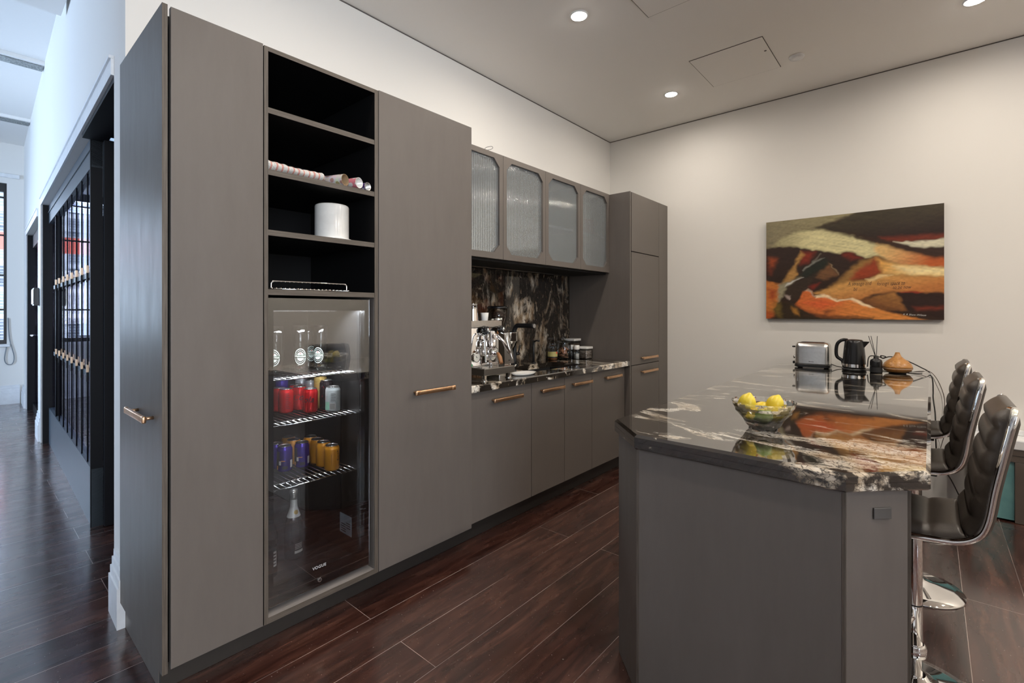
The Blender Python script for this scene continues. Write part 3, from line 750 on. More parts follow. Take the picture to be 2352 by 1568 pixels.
# knee-space back panel set in under the overhang where the stools stand
rb = Vector(P[3]).to_2d()
build(MB().box(-.30, -.282, rb.y+.03, FAR-.03, .002, zt), 'back_panel', M['lam'], t)
build(MB().box(-.895, -.31, 1.73, FAR-.04, .004, zt-.002), 'carcass', M['black_lam'], t)
build(MB().box(-.31, -.046, FAR-.02, FAR-.004, .002, zt), 'gable_panel', M['lam'], t)
for i in (1, 2, 3):
    x, y = P[i]; build(MB().box(x-.0045, x+.0045, y-.001+(.004 if i == 3 else 0), y+.006, .002, zt), 'edge_strip', M['edge'], t)
# gable end returning from the cut corner
p3 = Vector(P[3]).to_2d()
# small metal outlet plate on the right cut corner panel
e = (Vector(P[3])-Vector(P[2])).to_2d().normalized(); nn = Vector((e.y, -e.x)); c0 = Vector(P[2]).to_2d()+e*.105
fnp = lambda u, z, d: (c0.x+e.x*u+nn.x*d, c0.y+e.y*u+nn.y*d, z)
ot = thing('outlet_plate', 'small grey metal socket plate on the cut corner of the island', 'socket', fnp(0, .80, 0))
build(MB(lambda u, d, z: fnp(u, z, d)).box(-.025, .025, .0003, .005, .785, .815, .0015), 'plate', plain('pewter', (.13, .125, .12), .45, .6), ot)

# ================================================================== DRINKS FRIDGE
FG = -1.968   # glass face of the fridge door
t = thing('drinks_fridge', 'black glass-door drinks fridge built in below the open shelves', 'fridge', (-2.25, 1.03, .1425))
fy0, fy1, fz0, fz1 = .803, 1.2595, .150, 1.388
mb = MB()
mb.box(-2.53, -2.52, fy0, fy1, fz0, fz1); mb.box(-2.52, -2.02, fy0, fy0+.022, fz0, fz1); mb.box(-2.52, -2.02, fy1-.022, fy1, fz0, fz1); mb.box(-2.52, -2.02, fy0+.022, fy1-.022, fz0, fz0+.03); mb.box(-2.52, -2.02, fy0+.022, fy1-.022, fz1-.03, fz1)
M['fridge_in'] = plain('fridge_lining', (.018, .017, .017), .35)
build(mb, 'cabinet_body', M['fridge_in'], t)
for yy in (fy0+.04, fy1-.04):
    for xx in (-2.48, -2.06): build(MB().cyl((xx, yy, .1425), (xx, yy, .1495), .014), 'foot', M['rubber'], t)
dm = MB().frame([(fy0, fz0+.012), (fy1, fz0+.012), (fy1, fz1), (fy0, fz1)], [(fy0+.026, .222), (fy1-.022, .222), (fy1-.022, 1.338), (fy0+.026, 1.338)], -2.018, FG-.006)
d = build(dm, 'door', M['black_plastic'], t)
M['fridge_glass'] = thin_glass('fridge_door_glass', .12, 1.0, (.93, .93, .93))
build(MB().box(FG-.0012, FG, fy0+.001, fy1-.001, fz0+.013, fz1-.001), 'door_glass', M['fridge_glass'], d)
build(MB().box(-2.0070, -2.006, fy0+.0265, fy1-.0225, .2225, 1.3375), 'inner_pane', thin_glass('fridge_inner_pane', .09, 1.0), d)
M['print'] = plain('pale_print', (.55, .56, .58), .5)
text('brand_lettering', 'VOGUE', .017, onplane((FG+.0003, 1.016, .247), (0, 1, 0), (0, 0, 1)), M['print'], d, 0, .0003, .0003, 1.1)
build(MB().cyl((FG+.0002, 1.017, .191), (FG+.004, 1.017, .191), .0085, None, 24), 'lock', M['steel'], d)
build(MB().cyl((FG+.0041, 1.017, .191), (FG+.005, 1.017, .191), .0045, None, 16), 'keyhole', M['black_matte'], d)
build(MB().box(-2.1, -2.04, .95, 1.13, fz1-.037, fz1-.031), 'light_strip', M['led'], t)
fl = area('fridge_light', (-2.09, 1.04, fz1-.042), (0, math.radians(-12), 0), .12, .30, 11, (0.88, 0.94, 1.0), PI*.9)
SHZ = (1.052, .862, .598)
for z in SHZ:
    mb = MB()
    mb.cyl((-2.035, fy0+.024, z-.003), (-2.035, fy1-.024, z-.003), .0032, None, 8); mb.cyl((-2.44, fy0+.024, z-.003), (-2.44, fy1-.024, z-.003), .0032, None, 8); mb.cyl((-2.12, fy0+.024, z-.008), (-2.12, fy1-.024, z-.008), .0025, None, 8)
    for k in range(17):
        y = fy0+.030+(fy1-fy0-.06)*k/16
        mb.cyl((-2.445, y, z-.0022), (-2.031, y, z-.0022), .0021, None, 6)
    build(mb, 'wire_shelf', M['chrome'], t)
M['sticker'] = plain('pale_blue_sticker', (.42, .52, .60), .5)
st = build(MB().box(-2.19, -2.085, fy1-.0235, fy1-.0222, .258, .352), 'rating_sticker', M['sticker'], t)
for k in range(7): build(MB().box(-2.18+.004*(k % 2), -2.135, fy1-.0240, fy1-.0236, .268+.011*k, .272+.011*k), 'print_line', M['black_matte'], st) if k < 4 else build(MB().box(-2.13, -2.095, fy1-.0240, fy1-.0236, .268+.011*(k-2), .272+.011*(k-2)), 'print_line', M['black_matte'], st)
# ---- cans
def mk_can(name, stops_kind):
    return plain(name, stops_kind, .26, .55, .06, 40)
CANM = {'red': mk_can('red_can_metal', (.62, .018, .022)), 'amber': plain('amber_can_paint', (.72, .30, .02), .35, .15), 'violet': mk_can('violet_can_metal', (.065, .035, .33)), 'grey': plain('pale_grey_can_paint', (.45, .48, .48), .4, .1), 'gold': mk_can('gold_can_metal', (.55, .38, .12)), 'black': mk_can('dark_can_metal', (.03, .02, .022)), 'silver': mk_can('silver_can_metal', (.6, .6, .61))}
def can(kind, label, x, y, z, h=.118, r=.0325, group=None, deco=None, rz=0):
    t = thing('drink_can', label, 'can', (x, y, z), group)
    build(MB().lathe([(r*.80, .001), (r*.92, .003), (r, .010), (r, h-.018), (r*.985, h-.014), (r*.83, h-.003), (r*.83, h-.0025)], (x, y, z), 28), 'body', CANM[kind], t)
    build(MB().lathe([(r*.84, h-.0024), (r*.86, h-.001), (r*.86, h), (r*.80, h), (r*.77, h-.004), (.001, h-.0045)], (x, y, z), 28, True, (True, True)), 'lid', M['steel'], t)
    build(MB().lathe([(.0005, h-.0042), (.009, h-.0042), (.009, h-.0030), (.0005, h-.0030)], (x+.006, y, z), 14, True, (False, False)), 'ring_pull', M['steel'], t)
    if deco: deco(t, x, y, z, r, h)
    return t
M['ink'] = plain('dark_ink', (.012, .008, .010), .5)
M['paleink'] = plain('pale_ink', (.62, .60, .56), .5)
M['orangeink'] = plain('orange_ink', (.75, .28, .06), .5)
M['mint'] = plain('mint_print', (.28, .55, .40), .45)
def patch(name, t, x, y, z, r, a0, a1, z0, z1, mat, n=8, d=.0006):
    vs = []; 
    for k in range(n+1):
        a = a0+(a1-a0)*k/n
        vs += [(x+(r+d)*math.cos(a), y+(r+d)*math.sin(a), z+z0), (x+(r+d)*math.cos(a), y+(r+d)*math.sin(a), z+z1)]
    return build(MB().put(vs, [(2*k, 2*k+2, 2*k+3, 2*k+1) for k in range(n)], True), name, mat, t)
VA = lambda x, y: math.atan2(-y, -x)   # direction towards the aisle corner the cans face
def deco_cola(word, shift):
    def f(t, x, y, z, r, h): text('lettering', word, .040, oncyl(x, y, z+h*.56, r, VA(x, y)+shift), M['ink'], t, .35, .0006, .0004)
    return f
def deco_lines(t, x, y, z, r, h):
    a = VA(x, y)+.25
    for k in range(9): patch('print_line', t, x, y, z, r, a-.32, a+.30-.1*(k % 3), .022+.0085*k, .0245+.0085*k, M['ink'])
CX = -.033*.84; CY = .033*.54
def deco_grey(t, x, y, z, r, h):
    a = VA(x, y)
    patch('mint_panel', t, x, y, z, r, a-1.25, a-.5, .012, .048, M['mint'])
    b = patch('barcode_label', t, x, y, z, r, a-.45, a+.35, .014, .042, M['paleink'])
    for k in range(8): patch('bar', b, x, y, z, r, a-.42, a+.28, .016+.0032*k, .0174+.0032*k, M['ink'], 6, .0011)
    for k in range(8): patch('print_line', t, x, y, z, r, a-.28, a+.38-.08*(k % 3), .052+.005*k, .0535+.005*k, M['ink'], 6)
CZ2 = SHZ[1]
can('red', 'red drink can at the front left of the upper can shelf, small black print', -2.278, 1.013, CZ2, .112, .033, 'red drink cans', deco_lines)
can('red', 'red drink can with black script lettering "la", front middle of the upper can shelf', -2.20, 1.092, CZ2, .112, .033, 'red drink cans', deco_cola('Cola', -.72))
can('red', 'red drink can with a big black script C, just behind the front middle red can', -2.30, 1.088, CZ2, .112, .033, 'red drink cans', deco_cola('Coca', .25))
can('red', 'red drink can furthest back on the upper can shelf', -2.375, 1.105, CZ2, .112, .033, 'red drink cans')
can('red', 'red drink can half hidden at the left door edge of the fridge', -2.338, 1.004, CZ2, .112, .033, 'red drink cans')
can('grey', 'pale grey can with mint panel and barcode at the front right', -2.142, 1.173, CZ2, .118, .0335, None, deco_grey)
can('gold', 'tall gold can behind the pale grey can', -2.262, 1.173, CZ2, .160, .030)
can('black', 'dark can with red flecks between the gold can and the pale grey can', -2.209, 1.176, CZ2, .142, .031, None, lambda t, x, y, z, r, h: [patch('red_fleck', t, x, y, z, r, VA(x, y)-.9+.23*(k*7 % 9), VA(x, y)-.82+.23*(k*7 % 9), .02+.011*k, .026+.011*k, CANM['red'], 3) for k in range(9)])
can('silver', 'silver can at the back, left of the other silver can', -2.41, 1.15, CZ2, .140, .030, 'silver cans at the back')
can('silver', 'silver can at the back, beside the gold can', -2.345, 1.165, CZ2, .132, .030, 'silver cans at the back')
can('violet', 'purple can at the back of the upper can shelf behind the red cans', -2.42, 1.055, CZ2, .150, .030)
def deco_amber(t, x, y, z, r, h):
    a = VA(x, y)
    for k, ch in enumerate('AYOW'): text('lettering', ch, .013, oncyl(x, y, z+.088-.013*k, r, a+.95-.06*abs(2-k)), M['ink'], t, 0, .0006, .0003)
    patch('dark_emblem', t, x, y, z, r, a+1.25, a+1.65, .04, .075, M['ink'], 5)
    for k in range(3): patch('print_line', t, x, y, z, r, a+1.0, a+1.5, .020+.006*k, .0225+.006*k, M['ink'], 5)
    patch('thin_line', t, x, y, z, r, a-.05, a-.03, .03, .078, M['ink'], 2)
def deco_violet(t, x, y, z, r, h):
    a = VA(x, y)
    patch('dark_panel', t, x, y, z, r, a-1.3, a-.65, .02, .095, M['ink'], 6)
    patch('orange_shape', t, x, y, z, r, a-1.2, a-.9, .012, .03, M['orangeink'], 4, .0011)
    patch('orange_streak', t, x, y, z, r, a-.5, a+.05, .050, .0535, M['orangeink'], 5)
    patch('pale_disc', t, x, y, z, r, a-.75, a-.45, .034, .052, M['paleink'], 4, .0012)
    patch('label_block', t, x, y, z, r, a+.75, a+1.15, .018, .052, M['paleink'], 4)
    patch('dark_base', t, x, y, z, r, a-.3, a+.4, .014, .028, M['ink'], 5)
CZ3 = SHZ[2]
G = 'amber drink cans'; GV = 'violet drink cans'
can('amber', 'amber yellow can at the very front right of the lower can shelf', -2.109, 1.150, CZ3, .116, .0335, G, deco_amber)
can('amber', 'amber yellow can second from the front in the right-hand row', -2.193, 1.153, CZ3, .116, .0335, G, deco_amber)
can('amber', 'amber yellow can third from the front in the right-hand row', -2.262, 1.158, CZ3, .116, .0335, G, deco_amber)
can('amber', 'amber yellow can at the back end of the right-hand row', -2.336, 1.160, CZ3, .116, .0335, G, deco_amber)
can('amber', 'amber yellow can directly behind the right violet can', -2.340, 1.078, CZ3, .116, .0335, G, deco_amber)
can('amber', 'amber yellow can furthest back behind the violet cans', -2.412, 1.086, CZ3, .116, .0335, G)
can('violet', 'violet can with pale disc at the front left of the lower can shelf', -2.262, 1.000, CZ3, .116, .0335, GV, deco_violet)
can('violet', 'violet can with dark label panel in the middle of the lower can shelf', -2.262, 1.082, CZ3, .116, .0335, GV, deco_violet)
can('violet', 'violet can cut by the left door edge of the fridge', -2.334, .992, CZ3, .116, .0335, GV)
# ---- beer glasses on the top wire shelf
M['beer_glass'] = thin_glass('thin_clear_glass', .06, .9, (.93, .95, .94))
M['gprint'] = plain('pale_green_print', (.50, .56, .52), .5)
M['greenband'] = plain('dark_green_print', (.035, .075, .05), .5)
M['starred'] = plain('red_star_print', (.75, .06, .04), .5)
def ring(name, t, fn, rx0, rx1, k, mat):
    vs = []; n = 28
    for i in range(n):
        a = 2*PI*i/n
        for r in (rx0, rx1): vs.append(fn(r*math.cos(a), k*r*math.sin(a), .0006))
    return build(MB().put(vs, [(2*i, 2*i+1, (2*i+3) % (2*n), (2*i+2) % (2*n)) for i in range(n)]), name, mat, t)
for i, (x, y, da, lab) in enumerate([(-2.262, .962, -.35, 'printed beer glass at the left door edge of the fridge'), (-2.246, 1.066, .0, 'printed beer glass with its red star facing straight out of the fridge'), (-2.372, 1.165, .5, 'faint printed beer glass standing behind the other glasses'), (-2.246, 1.168, -.45, 'printed beer glass nearest the fridge hinge side')]):
    z = SHZ[0]; t = thing('beer_glass', lab, 'glass', (x, y, z), 'printed beer glasses in the fridge')
    build(MB().lathe([(.027, .0), (.027, .012), (.0295, .05), (.033, .12), (.0325, .17), (.030, .215), (.0285, .215), (.031, .17), (.0315, .12), (.028, .05), (.0255, .016)], (x, y, z), 28, True, (True, True)), 'tumbler', M['beer_glass'], t)
    fn = oncyl(x, y, z+.072, .0335, VA(x, y)+da)
    lg = ring('logo_ring', t, fn, .0235, .0260, 1.45, M['gprint']); ring('logo_disc', lg, fn, .0005, .0155, 1.35, M['gprint']); ring('inner_ring', lg, fn, .0185, .0200, 1.42, M['gprint'])
    fb = oncyl(x, y, z+.0735, .0339, VA(x, y)+da)
    bd = [fb(a, b, .0012) for a in np.linspace(-.026, .026, 9) for b in (-.0058, .0058)]
    build(MB().put(bd, [(2*q, 2*q+2, 2*q+3, 2*q+1) for q in range(8)]), 'name_band', M['greenband'], lg)
    text('lettering', 'Heineken', .0122, fb, M['paleink'], lg, 0, .0026, .0002)
    star = [(.0042*(1 if k % 2 == 0 else .42)*math.sin(2*PI*k/10), .0042*(1 if k % 2 == 0 else .42)*math.cos(2*PI*k/10)) for k in range(10)]
    fs_ = oncyl(x, y, z+.088, .0339, VA(x, y)+da)
    build(MB().put([fs_(0, 0, .0015)]+[fs_(a, b, .0015) for a, b in star], [(0, 1+k, 1+(k+1) % 10) for k in range(10)]), 'red_star', M['starred'], lg)
# ---- sparkling wine on the floor of the fridge
M['dark_bottle'] = plain('dark_green_bottle', (.004, .006, .005), .06, 0, spec=.7)
M['foil'] = plain('silver_foil', (.62, .61, .58), .34, .85, .2, 90)
M['foilwhite'] = plain('white_foil', (.68, .68, .66), .4, .2)
zb = fz0+.0305
t = thing('wine_bottle', 'sparkling wine bottle with silver and white neck foil at the bottom of the fridge', 'bottle', (-2.258, 1.04, zb), 'bottles at the bottom of the fridge')
bx, by = -2.258, 1.04
build(MB().lathe([(.030, 0), (.040, .006), (.0415, .02), (.0415, .13), (.037, .165), (.024, .21), (.0155, .24), (.014, .30)], (bx, by, zb), 28), 'glass_body', M['dark_bottle'], t)
build(MB().lathe([(.0300, .196), (.0246, .2115), (.0162, .2415), (.0155, .275)], (bx, by, zb), 28, True, (False, False)), 'neck_foil', M['foilwhite'], t)
build(MB().lathe([(.0162, .2755), (.0172, .285), (.0165, .297), (.0185, .305), (.0175, .318), (.008, .322)], (bx, by, zb), 24), 'cork_foil', M['foil'], t)
fn = oncyl(bx, by, zb+.222, .0265, VA(bx, by)+.35)
build(MB().put([fn(.008*math.cos(2*PI*k/20), .010*math.sin(2*PI*k/20), .0028+.004*(math.sin(2*PI*k/20)*-1+1)*.5) for k in range(20)], [tuple(range(20))]), 'gold_seal', plain('gold_seal', (.5, .34, .1), .35, .8), t)
patch('label', t, bx, by, zb, .0417, VA(bx, by)+.1, VA(bx, by)+1.1, .035, .088, M['black_matte'], 8); patch('label_band', t, bx, by, zb, .0417, VA(bx, by)+.1, VA(bx, by)+1.1, .035, .047, M['paleink'], 8, .001)
for k in range(4): patch('print_line', t, bx, by, zb, .0417, VA(bx, by)+.15, VA(bx, by)+.95, .055+.007*k, .0572+.007*k, M['paleink'], 6, .001)
t = thing('wine_bottle', 'dark bottle with a white label cut off by the left door edge', 'bottle', (-2.18, .893, zb), 'bottles at the bottom of the fridge')
bx, by = -2.18, .893
build(MB().lathe([(.030, 0), (.036, .006), (.037, .02), (.037, .18), (.030, .21), (.015, .24), (.013, .30), (.015, .302), (.015, .318)], (bx, by, zb), 28), 'glass_body', M['dark_bottle'], t)
patch('label', t, bx, by, zb, .0371, VA(bx, by)-.4, VA(bx, by)+1.0, .05, .115, M['ceramic'], 8)
for k in range(4): patch('print_line', t, bx, by, zb, .0371, VA(bx, by)+.2, VA(bx, by)+.9, .058+.014*k, .064+.014*k, M['ink'], 6, .001)

# ================================================================== THINGS ON THE OPEN SHELVES
def mk_towel():
    t = NT('striped_towel'); P = t.add('ShaderNodeNewGeometry').outputs['Position']
    sx = t.add('ShaderNodeSeparateXYZ'); t.l(P, sx.inputs[0])
    fr = t.add('ShaderNodeMath', operation='FRACT'); t.l(t.math('MULTIPLY', t.math('ADD', sx.outputs[1], .012), 45.0), fr.inputs[0])
    st = t.math('LESS_THAN', fr.outputs[0], .30)
    n = t.noise(P, 260, 4, .7); c = t.mix(st, t.ramp(n, [(.3, (.50, .48, .45)), (.6, (.74, .72, .68))]), (.62, .30, .25, 1))
    t.bump(n, .5, .004); return t.set(c, .9)
mb = MB(); n = 60; vs = []; m = 14
for k in range(n+1):
    y = .799+.258*k/n; e = min(1, (n-k)/6)**.5 if k > n-6 else 1
    for j in range(m):
        a = 2*PI*j/m; lump = 1+.05*math.sin(k*.85)+.06*math.sin(a*2+k*.1)
        vs.append((-2.006+.050*math.cos(a)*lump*max(.25, e), y, 1.8885+.021+.0205*math.sin(a)*(lump if math.sin(a) > 0 else 1)*max(.25, e)*(1.15 if k < 20 else 1)))
fs = [(k*m+j, k*m+(j+1) % m, (k+1)*m+(j+1) % m, (k+1)*m+j) for k in range(n) for j in range(m)]+[tuple(range(m)), tuple(range(n*m, n*m+m))[::-1]]
vs = [(x, y, max(z, 1.8886)) for x, y, z in vs]
mb.put(vs, fs, [True]*(n*m)+[False, False])
tag(build(mb, 'rolled_towel', mk_towel()), 'rolled white towel with pink stripes on the second open shelf', 'towel')
tag(build(MB().ball((-2.115, .93, 1.925), .036, 18, 12, lambda d: Vector((d.x*.045, d.y*.06, max(-.036, d.z*.036)))), 'grey_cloth', plain('grey_cloth', (.22, .22, .22), .9)), 'grey folded cloth behind the striped towel', 'cloth')
def mk_paper(name, bgc, spots, sc):
    t = NT(name); v = t.add('ShaderNodeTexVoronoi'); t.l(t.coord(), v.inputs['Vector']); v.inputs['Scale'].default_value = sc
    k = t.ramp(v.outputs['Distance'], [(.34, spots[0]), (.40, bgc)], 'LINEAR')
    return t.set(t.mix(.35, k, v.outputs['Color'], 'SOFT_LIGHT') if len(spots) > 1 else k, .5)
def roll(name, label, p0, d, L, r, mat, inner):
    p0 = Vector(p0); d = Vector(d).normalized(); t = thing(name, label, 'wrapping paper', tuple(p0+Vector((0, 0, -r))), 'wrapping paper rolls on the second shelf')
    p1 = p0+d*L; n = 24; u = d.cross(Vector((0, 0, 1))).normalized(); w = u.cross(d); vs = []
    for p, rr in ((p0, r), (p1, r), (p1, r*.86), (p0, r*.86)): vs += [tuple(p+(u*math.cos(2*PI*i/n)+w*math.sin(2*PI*i/n))*rr) for i in range(n)]
    q = lambda a: [(a*n+i, a*n+(i+1) % n, ((a+1) % 4)*n+(i+1) % n, ((a+1) % 4)*n+i) for i in range(n)]
    build(MB().put(vs, q(0)+q(1), True), 'paper', mat, t)
    build(MB().put(vs, q(2)+q(3), True), 'core', inner, t); return t
M['card'] = plain('brown_card', (.26, .17, .09), .8)
roll('paper_roll', 'cream patterned paper roll, widest of the three rolls on the shelf', (-1.957, 1.130, 1.8885+.0265), (-1, -.42, 0), .30, .026, mk_paper('cream_print_paper', (.66, .64, .60, 1), [(.45, .30, .20, 1), 1], 38), M['card'])
roll('paper_roll', 'pink paper roll with white circles, between two other rolls', (-1.945, 1.192, 1.8885+.0245), (-1, -.30, 0), .30, .024, mk_paper('pink_circle_paper', (.70, .22, .26, 1), [(.72, .70, .68, 1)], 30), M['ceramic'])
roll('paper_roll', 'small purple paper roll at the right end of the shelf', (-1.957, 1.2435, 1.8885+.0195), (-1, -.16, 0), .28, .019, mk_paper('purple_print_paper', (.07, .03, .16, 1), [(.6, .58, .62, 1)], 55), M['foil'])
# white pot
px_, py_ = -2.05, 1.118
t = thing('plant_pot', 'white glazed pot upside down on its saucer on the third open shelf', 'pot', (px_, py_, 1.652))
build(MB().lathe([(.088, .0005), (.0885, .006), (.074, .0075), (.0735, .012), (.0735, .150), (.0715, .157), (.066, .160)], (px_, py_, 1.652), 44), 'pot', M['ceramic'], t)
build(MB().lathe([(.0895, .0008), (.0895, .005)], (px_, py_, 1.652), 44, True, (False, False)), 'saucer_rim', M['ceramic'], t)
# chrome wire rack
t = thing('wire_rack', 'chrome wire rack with a raised rail on the lowest open shelf', 'rack', (-2.1, 1.0, 1.42))
mb = MB(); y0, y1, x0, x1 = .822, 1.155, -2.20, -1.975
mb.tube([(x1, y0-.015, 1.424), (x1, y1+.012, 1.424)], .003, 8); mb.tube([(x0, y0, 1.424), (x0, y1, 1.424)], .003, 8)
for k in range(20): y = y0+(y1-y0)*k/19; mb.cyl((x0-.004, y, 1.4265), (x1+.004, y, 1.4265), .0022, None, 6)
build(mb, 'grid', M['chrome'], t)
build(MB().tube(bez([(x1-.01, y0+.002, 1.4265), (x1-.01, y0+.003, 1.448), (x1-.01, y0+.012, 1.4545), (x1-.01, y0+.03, 1.4555), (x1-.01, y1-.03, 1.4555), (x1-.01, y1-.012, 1.4545), (x1-.01, y1-.003, 1.448), (x1-.01, y1-.002, 1.4265)], 5), .0033, 8), 'rail', M['chrome'], t)

# ================================================================== COFFEE CORNER
Y0, Y1, ZB = 2.055, 2.335, WT
t = thing('espresso_machine', 'polished steel espresso machine on the worktop beside the pantry', 'coffee machine', (-2.25, 2.195, ZB))
yc = 2.195
build(MB().box(-2.46, -2.13, Y0+.01, Y1-.01, .965, 1.235, .006, 3), 'body', M['chrome'], t)
build(MB().box(-2.47, -2.10, Y0, Y1, .948, .9645, .003), 'chassis', M['steel'], t)
dt = build(MB().box(-2.128, -2.0, Y0+.001, Y1-.001, .950, .992, .002), 'drip_tray', M['steel'], t)
g = MB()
for k in range(18): y = Y0+.014+(Y1-Y0-.028)*k/17; g.box(-2.12, -2.006, y-.004, y+.004, .9922, .9945)
g.box(-2.12, -2.112, Y0+.01, Y1-.01, .9922, .9944); g.box(-2.012, -2.005, Y0+.01, Y1-.01, .9922, .9944)
build(g, 'drip_grate', M['chrome'], dt)
for x in (-2.03, -2.42):
    for y in (Y0+.03, Y1-.03): build(MB().lathe([(.021, .0), (.021, .004), (.017, .006), (.017, .0345)], (x, y, ZB), 20), 'foot', M['chrome'], t)
rl = MB(); rl.box(-2.465, -2.115, Y0, Y1, 1.2355, 1.245, .003); rl.box(-2.125, -2.115, Y0, Y1, 1.245, 1.278); rl.box(-2.465, -2.125, Y1-.004, Y1, 1.245, 1.278); rl.box(-2.465, -2.125, Y0, Y0+.004, 1.245, 1.278)
build(rl, 'cup_tray', M['steel'], t)
gh = MB(); gh.cyl((-2.13, yc, 1.17), (-2.07, yc, 1.17), .036).lathe([(.034, 1.105-.0), (.036, 1.115), (.036, 1.15), (.026, 1.165), (.026, 1.205), (.020, 1.215)], (-2.075, yc, 0), 24).cyl((-2.075, yc, 1.18), (-2.035, yc, 1.18), .017)
build(gh, 'group_head', M['chrome'], t)
build(MB().tube([(-2.04, yc+.012, 1.188), (-2.015, yc+.045, 1.15), (-2.0, yc+.085, 1.075)], [.010, .010, .012], 12), 'lever', M['chrome'], t)
pf = build(MB().lathe([(.020, 1.055), (.030, 1.065), (.033, 1.075), (.033, 1.104)], (-2.075, yc+.012, 0), 24).cyl((-2.045, yc, 1.085), (-2.01, yc-.012, 1.078), .008), 'portafilter', M['chrome'], t)
build(MB().tube([(-2.012, yc-.01, 1.079), (-1.985, yc-.02, 1.055), (-1.965, yc-.028, 1.02)], [.010, .014, .012], 12), 'wooden_handle', plain('walnut_handle', (.33, .15, .06), .35), pf)
M['dial'] = plain('cream_dial', (.70, .68, .60), .4)
for y in (Y0+.035, Y0+.178):
    gz = 1.052; ga = build(MB().cyl((-2.13, y, gz), (-2.098, y, gz), .029, None, 28), 'gauge', M['chrome'], t)
    build(MB().cyl((-2.0979, y, gz), (-2.0972, y, gz), .0255, None, 28), 'dial', M['dial'], ga)
    build(MB().put([(-2.0966, y+.003, gz+.002), (-2.0966, y-.002, gz-.003), (-2.0966, y-.011, gz+.016), (-2.0966, y+.0035, gz-.001)], [(0, 1, 2), (0, 2, 3)]), 'needle', M['black_matte'], ga)
for (y, sgn) in ((Y0+.115, 0), (Y1-.02, 1)):
    kn = build(MB().cyl((-2.115, y, 1.222), (-2.085, y, 1.222), .024, .020, 20), 'steam_knob', M['black_plastic'], t)
    build(MB().ball((-2.082, y, 1.222), .012, 14, 8), 'knob_cap', M['chrome'], kn)
for (y, dy) in ((Y0+.07, -.02), (Y1-.012, .03)):
    build(MB().tube(bez([(-2.11, y, 1.20), (-2.07, y, 1.18), (-2.05, y+dy*.4, 1.10), (-2.035, y+dy, 1.02)], 6), .0055, 10), 'steam_wand', M['chrome'], t)
build(MB().box(-2.1295, -2.118, Y0+.10, Y0+.165, 1.0, 1.10, .002), 'front_plate', M['chrome'], t)
build(MB().box(-2.12, -2.095, yc+.03, yc+.085, .9945, 1.012, .003), 'tray_block', M['steel'], t)
build(MB().cyl((-2.129, Y0+.012, .985+.02), (-2.12, Y0+.012, .985+.02), .008), 'switch', plain('green_switch', (.03, .35, .15), .3), t)
build(MB().tube([(-2.13, Y1-.006, .985), (-2.11, Y1+.08, .985)], .004, 8).tube([(-2.11, Y1+.08, .987), (-2.085, Y1+.062, .955), (-2.07, Y1+.095, .985)], .005, 8), 'hot_water_arm', M['chrome'], t)
# on top of the machine
t = thing('milk_jug', 'tall polished steel milk jug on top of the coffee machine', 'jug', (-2.19, 2.145, 1.2455))
build(MB().lathe([(.036, 0), (.038, .004), (.037, .03), (.031, .10), (.030, .135), (.034, .138), (.031, .1375), (.028, .10), (.034, .03), (.033, .006)], (-2.19, 2.145, 1.2455), 28, True, (True, True)), 'body', M['chrome'], t)
build(MB().tube(bez([(-2.19, 2.113, 1.36), (-2.19, 2.082, 1.355), (-2.19, 2.078, 1.31), (-2.19, 2.108, 1.285)], 6), .005, 8), 'handle', M['chrome'], t)
t = thing('espresso_cup', 'small white cup on top of the coffee machine beside the steel jug', 'cup', (-2.17, 2.232, 1.2455))
build(MB().lathe([(.026, 0), (.026, .004), (.018, .010), (.022, .040), (.027, .082), (.025, .082), (.020, .040), (.012, .014)], (-2.17, 2.232, 1.2455), 24, True, (True, True)), 'body', M['ceramic'], t)
t = thing('spare_portafilter', 'spare chrome portafilter lying on top of the coffee machine', 'portafilter', (-2.22, 2.29, 1.2455))
build(MB().lathe([(.02, .0012), (.032, .012), (.033, .034), (.030, .034)], (-2.25, 2.285, 1.2455), 24), 'basket', M['chrome'], t)
build(MB().tube([(-2.225, 2.285, 1.272), (-2.16, 2.30, 1.283), (-2.10, 2.325, 1.284)], [.009, .012, .010], 12), 'handle', M['chrome'], t)
# grinder
gx, gy = -2.33, 2.53
t = thing('coffee_grinder', 'steel coffee grinder with a clear bean hopper beside the espresso machine', 'coffee grinder', (gx, gy, ZB))
build(MB().box(gx-.08, gx+.075, gy-.065, gy+.06, ZB+.012, 1.19, .01, 3), 'body', M['steel'], t)
for dx in (-.06, .055):
    for dy in (-.05, .045): build(MB().cyl((gx+dx, gy+dy, ZB), (gx+dx, gy+dy, ZB+.013), .012), 'foot', M['rubber'], t)
fp = MB(); fp.put([(gx+.076, gy-.07, ZB+.06), (gx+.076, gy+.03, ZB+.06), (gx+.076, gy+.02, 1.05), (gx+.076, gy-.075, 1.19), (gx+.13, gy-.07, ZB+.06), (gx+.13, gy+.03, ZB+.06), (gx+.13, gy+.02, 1.05), (gx+.13, gy-.075, 1.19)], [(0, 1, 2, 3), (4, 7, 6, 5), (0, 4, 5, 1), (1, 5, 6, 2), (2, 6, 7, 3), (3, 7, 4, 0)])
build(fp, 'front_plate', M['steel'], t); build(MB().cyl((gx+.13, gy-.025, 1.0), (gx+.1325, gy-.025, 1.0), .004), 'screw', M['black_matte'], t)
build(MB().lathe([(.012, 1.03), (.016, 1.038), (.056, 1.125), (.059, 1.13), (.059, 1.185), (.062, 1.188), (.058, 1.190), (.055, 1.13)], (gx+.075, gy+.045, 0), 32, True, (True, False)), 'dosing_funnel', M['chrome'], t)
M['hopper'] = thin_glass('hopper_plastic', .06, .8, (.92, .88, .84))
